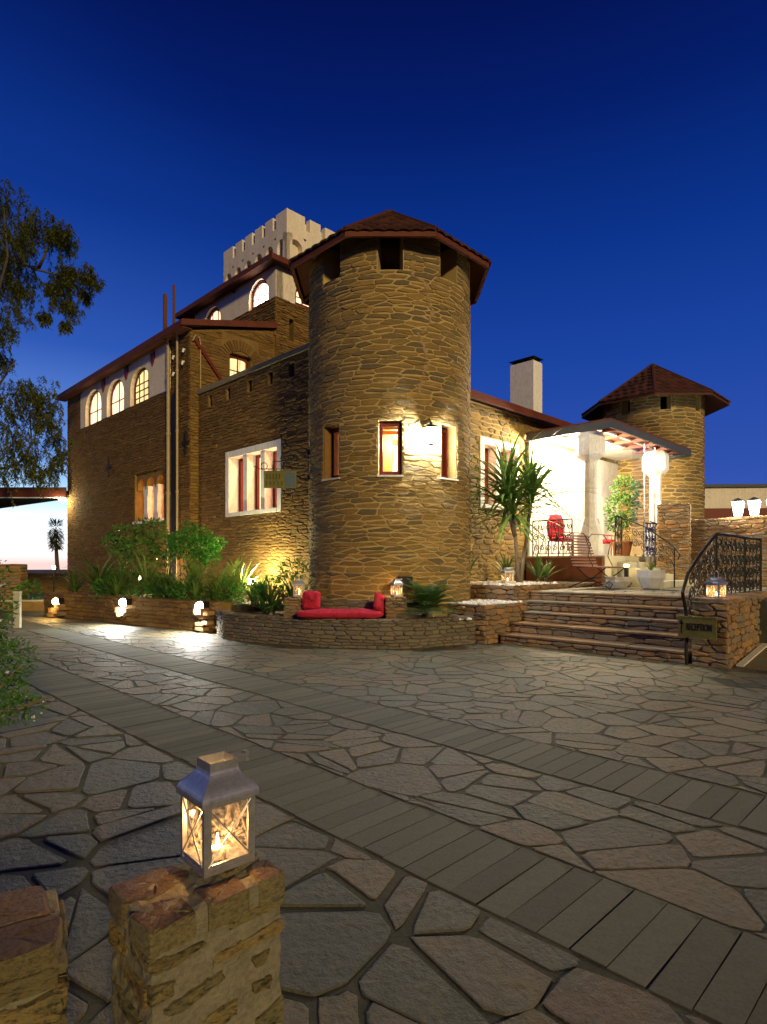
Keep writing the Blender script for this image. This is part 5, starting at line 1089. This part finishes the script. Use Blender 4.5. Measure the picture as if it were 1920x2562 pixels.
for x, y, w_, h_, lab in ((-4.55, 14.0, .55, .42, 'leafy bright bush at the planter edge under the green shrub'), (-5.5, 14.7, .6, .4, 'leafy bush between the two flood lights in planter'), (-3.6, 13.7, .45, .4, 'leafy bush glowing beside the yellowish uplight'), (-7.2, 16.0, .6, .45, 'leafy bush below the triple column window'), (-2.3, 12.3, .4, .45, 'leafy bush filling the corner between bench and tower')):
    shrub('leafy_bush', lab, (x, y, .58), [((0, 0, h_ * .7), (w_ * .6, .3, h_ * .7)), ((w_ * .5, .05, h_ * .5), (w_ * .45, .28, h_ * .5)), ((-w_ * .5, 0, h_ * .55), (w_ * .45, .28, h_ * .55)), ((w_ * .1, 0, h_ * 1.25), (w_ * .3, .2, h_ * .35))], 3600, .075, 'leaf_bright', rp, [[(0, 0, 0), (0, 0, h_)], [(0, 0, 0), (w_ * .4, 0, h_ * .6)]], 'bush')
# ------------------------------------------------------------------ tiers left of the steps
def block(name, label, a0, a1, b0, b1, z0, z1, lim, seed, mat='stone_rust', cat='planter', cw=.26, chh=.085):
    r = building(name, label, cat); obj('core', MB().box(a0 + .02, a1, b0 + .02, b1, z0, z1 - .03), 'mortar_dark', r); rg_ = random.Random(seed); S_ = []
    for lo, hi, f in ((b0, b1, lambda u, z, d: (a0 + .02 - d, u, z)), (a0, a1, lambda u, z, d: (u, b0 + .02 - d, z))):
        S_.append((cut_half(cut_half(cut_half(cut_half(voronoi(courses(lo, hi, z0, z1, cw, chh, rg_), cw, chh), 0, 1, z1), 0, -1, -z0), 1, 0, hi), -1, 0, -lo), f))
    masonry(r, S_, mat, lim, 'stone', .013, .03, .01, seed); return r
b2 = block('planter', 'small stone planter with white pebbles between palm and steps', -.15, 1.3, -2.62, -1.2, 0, .74, 80, 61)
b3 = block('planter', 'raised stone bed holding the spiky tree below right wing', 1.3, 4.9, -2.3, -.25, .3, 1.05, 80, 62)
m = MB(); m.box(1.45, 4.85, -2.2, -.3, .9, 1.045); obj('soil', m, 'soil', b3)
def pebbles(label, f, n, size, seed):
    m = MB(); rg_ = random.Random(seed)
    for _ in range(n):
        x, y, z = f(rg_); rocks(m, (x, y, z), 1, (0, 0), size, rg_)
    o = obj('pebbles', m, 'pebble', None, kind='stuff', label=label); o['category'] = 'pebbles'; o.location = BL; o.rotation_euler = (0, 0, BZ)
pebbles('white pebbles covering the small planter beside steps', lambda g_: (g_.uniform(-.1, 1.28), g_.uniform(-2.55, -1.4), .725), 380, .028, 1)
pebbles('white pebbles strewn over the raised bed around the spiky tree', lambda g_: (1.35 + 2.0 * g_.random() ** 1.3, g_.uniform(-2.25, -.5), 1.05), 700, .032, 2)
def bedpeb(g_): 
    p = tosite(g_.uniform(.75, 1.62), g_.uniform(10.95, 11.3)); return (p[0], p[1], .475)
pebbles('white pebbles in the bed under the round palm', bedpeb, 130, .026, 3)
# dracaena
dr = thing('spiky_tree', 'twin trunked dragon tree with long arching strap leaves on raised bed', 'tree', tuple(W(2.55, -1.62, 1.03)))
heads = []
for pts in ([(0, 0, 0), (-.03, 0, .5), (-.08, 0, 1.2), (-.12, 0, 1.8)], [(.04, 0, 0), (.1, .05, .5), (.24, .1, 1.2), (.3, .1, 2.1)], [(-.08, 0, 1.1), (-.24, -.1, 1.6), (-.3, -.12, 2.1)]):
    m = MB(); m.tube(pts, .055, 8, .032); obj('trunk', m, 'bark', dr, True); heads.append(pts[-1])
drb = [blade_mesh(1.4, .075, R(l_), R(dp_), 'blade', 600 + i, 8) for i, (l_, dp_) in enumerate(((66, 60), (48, 65), (34, 55), (22, 50), (10, 45), (42, 85), (0, 40), (-14, 30)))]
for h_, n in zip(heads, (105, 105, 85)): rosette(dr, Vector(h_) - Vector((0, 0, .4)), n, drb, rp, (.7, 1.2), .7, .4)
agv = [blade_mesh(.8, .07, R(l_), R(dp_), 'blade_dark', 700 + i) for i, (l_, dp_) in enumerate(((75, 40), (60, 70), (45, 60), (85, 30), (68, 60)))]
for lab, a_, b_, n, sc in (('dark strappy agave close to the round tower on the raised bed', 1.75, -.75, 18, (.75, 1.1)), ('green strappy agave between spiky tree and slatted bench', 3.4, -1.6, 20, (.7, 1.0)), ('broad leaved agave against the terracotta veranda plinth', 4.3, -1.3, 18, (.6, .95)), ('strappy agave right behind the spiky tree trunks', 3.0, -1.0, 18, (.7, 1.0))):
    p = W(a_, b_, 1.03); tuft('agave', lab, tuple(p), n, agv, .05, sc)
# ------------------------------------------------------------------ terrace furniture
bn = thing('slatted_bench', 'folding dark red slatted bench with curly black iron legs on terrace', 'bench', tuple(W(3.5, -2.42, TZ + .012)), BZ); bn.scale = (1.15, 1.15, 1.12)
SW = 1.08
for k in range(11):
    t = k / 10; y = -.02 + .2 * t ; z = .47 + .62 * t; m = MB(); m.tint = rp.random(); m.box(0, SW, y - .009, y + .009, z - .016, z + .016, Matrix.Rotation(0, 4, 'X')); obj('back_slat', m, 'wood', bn)
for k in range(8):
    y = -.08 - .085 * k; m = MB(); m.tint = rp.random(); m.box(0, SW, y - .033, y + .033, .435 - .012 * k * .3, .455 - .012 * k * .3); obj('seat_slat', m, 'wood', bn)
for x in (.1, SW - .1):
    m = MB(); m.tube([(x, -.72, .42), (x, -.05, .43), (x, .0, .46), (x, .2, 1.12)], .011, 5); obj('side_frame', m, 'iron', bn)
    m = MB(); m.tube([(x, -.66, .42), (x, -.4, .22), (x, .12, .01)], .012, 5); m.tube([(x, -.06, .42), (x, -.3, .22), (x, -.74, .01)], .012, 5); m.tube([(x, -.74, .01), (x, -.8, .1), (x, -.72, .16), (x, -.66, .09)], .01, 5); obj('cross_leg', m, 'iron', bn)
    m = MB(); m.tube([(x, .18, 1.0), (x, .05, 1.14), (x, -.2, 1.12), (x, -.35, .9), (x, -.3, .66), (x, -.4, .45)], .009, 5); obj('arm_scroll', m, 'iron', bn)
m = MB(); m.tube([(.1, -.35, .22), (SW - .1, -.35, .22)], .01, 5); obj('stretcher', m, 'iron', bn)
def pot(label, x, y, r0, r1, h_, plant=True):
    P_ = thing('plant_pot', label, 'plant pot', (x, y, TZ + .01), R(40)); m = MB(); m.lathe([(r0 * .85, 0), (r0, .03), (r1 * .98, h_ * .6), (r1, h_), (r1 * .88, h_), (r1 * .85, h_ - .06)], 8, ph=pi / 8); obj('pot', m, 'concrete', P_)
    m = MB(); m.lathe([(r1 * .86, h_ - .07), (r1 * .86, h_ - .05)], 8, ph=pi / 8); obj('soil', m, 'soil', P_)
    if plant: rosette(P_, (0, 0, h_ - .05), 30, agap, rp, (.25, .42), .02)
pot('tapered white pot with a small grassy tuft at foot of veranda steps', 6.0, 13.45, .2, .3, .42)
pot('low pale bowl pot standing beside the iron newel post', 5.35, 13.75, .22, .3, .26, False)
def armchair(label, a_, b_, rz, mat='red_cloth'):
    c = thing('armchair', label, 'chair', tuple(W(a_, b_, FZ + .002)), rz); m = MB(); pillow(m, (0, 0, .45), (.27, .26, .06), e=.4); obj('seat', m, mat, c, True); m = MB(); pillow(m, (0, .25, .78), (.26, .06, .33), e=.4); obj('backrest', m, mat, c, True)
    for x in (-.24, .24):
        for y in (-.2, .24): m = MB(); m.tube([(x, y, 0), (x, y, .42)], .018, 6); obj('leg', m, 'wood', c)
        m = MB(); m.tube([(x, -.2, .42), (x, -.22, .62), (x, .2, .66)], .016, 6); obj('arm', m, 'wood', c)
armchair('red upholstered armchair behind the slatted bench on veranda', 5.55, -1.05, R(20));  armchair('red upholstered armchair deep in the veranda beside pot plant', 7.9, -1.2, R(60))
vp = shrub('potted_bush', 'yellow green leafy bush in terracotta pot inside the veranda', tuple(W(7.55, -1.85, FZ)), [((0, 0, 1.35), (.5, .4, .45)), ((.1, 0, 1.9), (.4, .35, .4)), ((-.1, 0, .95), (.35, .3, .25))], 2200, .12, 'leaf', rp, [[(0, 0, .3), (0, 0, 1.2), (.1, 0, 1.9)], [(0, 0, .5), (-.2, 0, 1.3)]])
m = MB(); m.lathe([(.2, .0), (.28, .4), (.3, .42), (.26, .42), (.24, .36)], 14); obj('pot', m, 'terracotta', vp, True)
# ------------------------------------------------------------------ foreground pillar, wall and lantern
def rough_box(x0, x1, y0, y1, z0, z1, rg_, n=(12, 9, 16), amp=.005, rad=.022):
    m = MB(); key = {}; cx_, cy, cz = (x0 + x1) / 2, (y0 + y1) / 2, (z0 + z1) / 2; hx, hy_, hz = (x1 - x0) / 2, (y1 - y0) / 2, (z1 - z0) / 2
    def V(i, j, k):
        if (i, j, k) not in key:
            p = Vector((-hx + 2 * hx * i / n[0], -hy_ + 2 * hy_ * j / n[1], -hz + 2 * hz * k / n[2])); q = Vector((max(-hx + rad, min(hx - rad, p.x)), max(-hy_ + rad, min(hy_ - rad, p.y)), max(-hz + rad, min(hz - rad, p.z)))); d = p - q
            if d.length > 1e-6: p = q + d.normalized() * (rad + rg_.uniform(-amp, amp))
            key[i, j, k] = len(m.v); m.add([(p.x + cx_, p.y + cy, p.z + cz)], [])
        return key[i, j, k]
    for a_, b_, c_ in ((0, 1, 2), (1, 2, 0), (2, 0, 1)):
        for s in (0, 1):
            for i in range(n[a_]):
                for j in range(n[b_]):
                    q = []
                    for di, dj in ((0, 0), (1, 0), (1, 1), (0, 1)):
                        t = [0, 0, 0]; t[a_] = i + di; t[b_] = j + dj; t[c_] = n[c_] * s; q.append(V(*t))
                    m.f.append(tuple(q if s else q[::-1]))
    return m
def near_wall(name, label, p0, p1, th, z1, seed, cat, cw, chh, cap=.1, jn=.036):
    p0, p1 = Vector((*p0, 0)), Vector((*p1, 0)); d = p1 - p0; L = d.length; r = thing(name, label, cat, tuple(p0), math.atan2(d.y, d.x)); rg_ = random.Random(seed)
    obj('core', rough_box(.012, L - .012, .012, th - .012, 0, z1 - .014, rg_), 'mortar_grey', r); S_ = []
    for lo, hi, f in ((0, L, lambda u, z, dd: (u, .012 - dd, z)), (0, th, lambda u, z, dd: (.012 - dd, th - u, z)), (0, th, lambda u, z, dd: (L - .012 + dd, u, z))):
        S_.append((cut_half(cut_half(cut_half(cut_half(voronoi(courses(lo, hi, 0, z1 - cap, cw, chh, rg_, .34), cw, chh), 0, 1, z1 - cap - .008), 0, -1, 0), 1, 0, hi), -1, 0, -lo), f))
    near_stones(r, S_, 'stone_near', jn, .016, seed)
    k = .23; tp = voronoi([(u * k + rg_.uniform(-.05, .05) + .04, v * k + rg_.uniform(-.05, .05) + .03) for u in range(int(L / k) + 2) for v in range(int(th / k) + 2)], k, k)
    tp = cut_half(cut_half(cut_half(cut_half(tp, 1, 0, L), -1, 0, 0), 0, 1, th), 0, -1, 0)
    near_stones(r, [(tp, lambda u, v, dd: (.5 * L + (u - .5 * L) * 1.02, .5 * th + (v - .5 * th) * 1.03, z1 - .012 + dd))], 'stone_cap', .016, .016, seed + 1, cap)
    return r
def near_stones(root, sets, mat, joint, depth, seed, skirt=.01):
    """rough hewn stones with a finely broken face, for stonework right before the viewer"""
    rg_ = random.Random(seed)
    for polys, f in sets:
        for site, poly in polys:
            p = inset(poly, joint * rg_.uniform(.3, .9))
            if len(p) < 3 or area(p) < (.0012 if skirt < .03 else .006): continue
            p = chaikin(chaikin(p, .07), .2); p = [(x + rg_.uniform(-.0035, .0035), y + rg_.uniform(-.0035, .0035)) for x, y in p]
            c = cen(p); n = len(p); d = depth * rg_.uniform(.5, 1.3); m = MB(); m.tint = rg_.random(); vs = []; gk = .08 if skirt < .03 else .03; gx_, gy_ = rg_.uniform(-gk, gk), rg_.uniform(-gk, gk)
            for k, dd in ((1, -skirt), (1, d * .45), (.94, d * .9), (.66, d), (.33, d)):
                for x, y in p: vs.append(f(c[0] + (x - c[0]) * k, c[1] + (y - c[1]) * k, dd + (0 if dd < 0 else ((x - c[0]) * k * gx_ + (y - c[1]) * k * gy_ + rg_.uniform(-.0032, .0032)))))
            vs.append(f(c[0], c[1], d)); m.add(vs, [(j * n + i, j * n + (i + 1) % n, (j + 1) * n + (i + 1) % n, (j + 1) * n + i) for j in range(4) for i in range(n)] + [(4 * n + i, 4 * n + (i + 1) % n, 5 * n) for i in range(n)])
            obj('stone', m, mat, root)
an_ = R(44); L0, TH0, Z0 = .385, .275, .62
sp_ = thing('stone_pillar', 'stone pillar with grey mortar carrying the large candle lantern', 'pillar', (-.56, 1.44, 0), an_); rg_ = random.Random(71)
obj('core', rough_box(.004, L0 - .004, .004, TH0 - .004, 0, Z0 - .003, rg_, (16, 12, 26), .004, .012), 'mortar_grey', sp_)
FP = [[(-0.006, 0.543), (0.029, 0.54), (0.148, 0.543), (0.144, 0.523), (0.04, 0.502), (0.003, 0.505)], [(0.201, 0.551), (0.385, 0.56), (0.385, 0.528), (0.281, 0.527), (0.207, 0.519)], [(0.164, 0.479), (0.245, 0.486), (0.385, 0.493), (0.385, 0.458), (0.218, 0.454), (0.164, 0.46)], [(0.029, 0.411), (0.151, 0.431), (0.19, 0.434), (0.201, 0.408), (0.064, 0.384), (0.037, 0.394)], [(0.281, 0.426), (0.341, 0.431), (0.318, 0.39), (0.285, 0.396)], [(0.125, 0.33), (0.238, 0.34), (0.233, 0.306), (0.19, 0.291)], [(0.285, 0.25), (0.383, 0.274), (0.383, 0.199), (0.3, 0.21)], [(-0.004, 0.482), (0.064, 0.473), (0.058, 0.435), (-0.004, 0.433)], [(0.277, 0.352), (0.345, 0.355), (0.335, 0.318), (0.285, 0.325)], [(0, .34), (.09, .345), (.1, .30), (.0, .29)], [(.12, .25), (.25, .26), (.24, .2), (.11, .21)], [(0, .25), (.08, .245), (.07, .18), (0, .17)]]
FE = [[(0, .545), (.12, .55), (.115, .505), (0, .51)], [(.15, .52), (.27, .53), (.27, .47), (.16, .475)], [(.02, .47), (.2, .46), (.19, .42), (.02, .41)], [(.05, .37), (.27, .38), (.26, .32), (.06, .33)], [(.02, .27), (.2, .28), (.19, .22), (.03, .23)]]
near_stones(sp_, [([(None, q[::-1]) for q in FP], lambda u, z, dd: (u, .004 - dd, z)), ([(None, [(u, z) for u, z in q[::-1]]) for q in FE], lambda u, z, dd: (.004 - dd, u, z))], 'stone_near', .002, .011, 71)
TP = [[(-.008, -.008), (.122, -.008), (.125, .1), (.07, .125), (-.008, .11)], [(.148, -.008), (.272, -.006), (.28, .08), (.15, .095)], [(.302, -.008), (.392, -.006), (.392, .11), (.31, .085)], [(-.008, .12), (.07, .135), (.15, .11), (.2, .2), (.17, .282), (-.006, .282)], [(.16, .105), (.28, .09), (.392, .12), (.392, .282), (.18, .282), (.21, .2)]]
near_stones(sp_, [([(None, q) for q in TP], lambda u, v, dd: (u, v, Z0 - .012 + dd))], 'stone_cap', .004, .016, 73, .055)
near_wall('stone_wall', 'low mossy yellow stone wall end beside the lantern pillar', (-1.5, .99), (-.745, 1.40), .33, .62, 72, 'wall', .26, .05, .045, .012)
lantern('large zinc candle lantern with crossed wires on the foreground stone pillar', (-.485, 1.752, .636), R(41.8), .156, .197, .1, 3.2, (-.008, -.016))
# ------------------------------------------------------------------ left: shrub, tree, carport, far things
shrub('flowering_shrub', 'leafy shrub with small pale flowers overhanging the driveway edge', (-3.36, 4.75, 0), [((.02, 0, 1.42), (.3, .4, .22)), ((.05, 0, 1.15), (.33, .4, .3)), ((0, 0, 1.0), (.3, .4, .4)), ((.1, 0, .62), (.4, .4, .3)), ((.2, -.1, .42), (.36, .35, .22)), ((.28, .1, .72), (.25, .3, .18)), ((-.1, 0, 1.35), (.26, .4, .25)), ((.5, 0, .36), (.14, .2, .12))], 9500, .045, 'leaf', rp, [[(0, 0, 0), (.05, 0, .5), (0, 0, 1.3)], [(0, 0, .1), (.3, 0, .5), (.5, 0, .7)], [(.2, 0, .3), (.5, -.05, .36), (.78, -.1, .47)]], flowers=5)
tr = thing('pepper_tree', 'drooping feathery pepper tree overhanging the carport at left', 'tree', (-13.6, 20, 0))
m = MB(); m.tube([(0, 0, 0), (.1, 0, 2.5), (.3, 0, 5), (.5, 0, 7.5)], .35, 9, .18); obj('trunk', m, 'bark_dark', tr, True)
rt_ = random.Random(5); m = MB(); fo = MB()
def P20(px, py, Y): return Vector(((px - 960) / 1500 * Y + 13.6, Y - 20, CAMH + (1410 - py) / 1500 * Y))
limbs = [([(-40, 640), (40, 655), (95, 675), (150, 690), (205, 690)], 20), ([(95, 675), (112, 640), (122, 610), (160, 590)], 20), ([(-60, 760), (0, 720), (20, 640), (10, 520)], 19), ([(-60, 1180), (20, 1170), (60, 1150), (80, 1110), (75, 1040)], 21), ([(60, 1150), (100, 1170), (115, 1190)], 21), ([(150, 690), (160, 740), (185, 770)], 20), ([(-80, 1000), (0, 960), (40, 900)], 19.5)]
for pts, Y in limbs:
    pp = [P20(x, y, Y + rt_.uniform(-.2, .2)) for x, y in pts]; m.tube([Vector((.4, 0, 6)).lerp(pp[0], .0) if False else pp[0]] + pp[1:], .06, 6, .018)
    if pts[0][0] < 0: m.tube([(.4, 0, 5.2), (Vector((.4, 0, 5.2)) + pp[0]) / 2 + Vector((0, 0, .4)), pp[0]], .1, 6, .06)
obj('limb', m, 'bark_dark', tr, True)
clumps = [(10, 500, 40), (0, 560, 60), (50, 600, 45), (85, 575, 40), (120, 590, 40), (155, 580, 32), (165, 610, 25), (0, 640, 60), (50, 640, 45), (30, 700, 45), (0, 740, 60), (25, 790, 36), (5, 840, 34), (45, 730, 30), (170, 680, 35), (185, 700, 30), (215, 690, 28), (230, 700, 16), (150, 700, 22), (160, 745, 28), (180, 770, 22), (165, 810, 12), (215, 735, 14), (0, 900, 28), (0, 1010, 45), (60, 990, 45), (90, 980, 40), (110, 1020, 36), (70, 1040, 40), (120, 1060, 30), (20, 1080, 45), (0, 1140, 50), (60, 1120, 40), (80, 1160, 36), (100, 1190, 30), (30, 1180, 45), (140, 1100, 25), (150, 1140, 24), (125, 720, 18), (110, 790, 14), (140, 1170, 20), (15, 670, 50)]
for x, y, r in clumps:
    Y = 20 + rt_.uniform(-.8, .8); c = P20(x, y - r * .4, Y); s = r / 1500 * Y
    for k in range(int(10 + r * .75)):
        q = c + Vector((rt_.gauss(0, s * .55), rt_.gauss(0, s * .6), rt_.gauss(0, s * .45))); ln = rt_.uniform(.2, .6) * (.4 + s); sw = Vector((rt_.uniform(-.12, .18), rt_.uniform(-.1, .1), 0)); n = 7
        st_ = [q + sw * (j / n) ** 1.5 - Vector((0, 0, ln * j / n)) for j in range(n + 1)]
        fo.tint = rt_.uniform(0, .3); fo.tube(st_[::2], .004, 3, cap=False)
        for j in range(1, n + 1):
            for e in range(4):
                an = rt_.uniform(0, 6.28); fo.tint = min(1, max(0, rt_.gauss(.5, .28))); d = Vector((cos(an) * .8, sin(an) * .8, -rt_.uniform(.3, .9))).normalized(); t = d.cross(Vector((0, 0, 1))).normalized(); l_ = rt_.uniform(.09, .2); b_ = st_[j] + Vector((0, 0, rt_.uniform(-.05, .05)))
                fo.add([b_, b_ + d * l_ * .5 + t * .02, b_ + d * l_, b_ + d * l_ * .5 - t * .02], [(0, 1, 2, 3)])
obj('crown', fo, 'leaf_pepper', tr)
cp = thing('carport', 'flat roofed carport with red brown fascia joining the house corner', 'carport', (-17, 24.5, 0))
m = MB(); m.prism([(0, 0.06), (4.0, .06), (3.75, 1.4), (-4, 7.4), (-4.6, .06)], 4.34, 4.5); obj('roof', m, 'dark_room', cp); part('fascia_board', 'fascia', cp, (-4.6, 4.02, 0, .055, 4.22, 4.62)); part('trim', 'white_paint', cp, (-4.6, 4.02, .01, .05, 4.18, 4.215)); 
for x, y in ((-4, .3), (-3.8, 7)): part('post', 'wood', cp, (x, x + .12, y, y + .12, 0, 4.34))
cl = thing('carport_lamp', 'glaring bulkhead lamp under the right end of the carport', 'lamp', (-13.25, 24.75, 0)); part('housing', 'iron', cl, (-.15, .15, -.1, .1, 4.22, 4.34)); m = MB(); m.lathe([(.14, 4.2), (.12, 4.06), (.03, 4.02)], 10); obj('globe', m, 'lamp_yellow', cl); light('glow', 'POINT', (.0, -.35, 3.95), 90, (1, .86, .5), cl, .1)
fw2 = stone_wall('boundary_wall', 'dark boundary wall along the hilltop beyond the carport', (-24, 31), (-14.2, 31), 0, .98, .3, 'stone_brown', 'mortar_brown', .4, .14, 60, 81, ends=False)
stone_wall('gate_pillar', 'brown brick gate pillar beyond the flowering shrub', (-15.0, 22), (-13.4, 22.1), 0, 1.46, .5, 'stone_rust', 'mortar_brown', .35, .1, 30, 82, 'pillar')
lw = thing('low_wall', 'low brown wall with pale coping near the amber lamp', 'wall', (-12.4, 18.9, 0), R(4)); part('core', 'mortar_brown', lw, (0, 2.0, 0, .3, 0, .3)); part('coping', 'step_block', lw, (-.02, 2.02, -.02, .32, .301, .34))
wp = thing('marker_post', 'short white marker post behind the flowering shrub', 'post', (-8.55, 14, 0)); part('post', 'step_block', wp, (-.075, .075, -.04, .04, 0, .82)); part('cap', 'concrete', wp, (-.085, .085, -.05, .05, .821, .85))
shrub('lit_shrub', 'bright yellow green shrub lit by the amber lamp', (-12.6, 21.3, .0), [((0, 0, .5), (.4, .3, .35)), ((.1, 0, .75), (.3, .3, .2))], 900, .14, 'leaf_bright', rp, [[(0, 0, 0), (0, 0, .5)]])
fp_ = thing('fan_palm', 'distant shaggy fan palm silhouetted against the sunset', 'palm tree', (-24.6, 45, 0)); m = MB(); m.tube([(.3, 0, -.5), (.1, 0, 1.5), (0, 0, 3.2)], .17, 8, .12); obj('trunk', m, 'bark', fp_, True)
m = MB(); rt2 = random.Random(8)
for k in range(900):
    an = rt2.uniform(0, 6.28); h_ = rt2.uniform(-1.0, 1.3); r = .55 * math.sqrt(max(.05, 1 - (h_ / 1.55) ** 2)); q = Vector((cos(an) * r * .5, sin(an) * r * .5, 3.55 + h_ * .8)); d = Vector((cos(an), sin(an), rt2.uniform(-1.8, .5) if h_ < .8 else rt2.uniform(-.4, 1.2))).normalized(); t = d.cross(Vector((0, 0, 1))).normalized(); l_ = rt2.uniform(.35, .7); m.tint = rt2.random(); m.add([q, q + d * l_ * .6 + t * .03, q + d * l_, q + d * l_ * .6 - t * .03], [(0, 1, 2, 3)])
obj('crown', m, 'leaf_pepper', fp_)
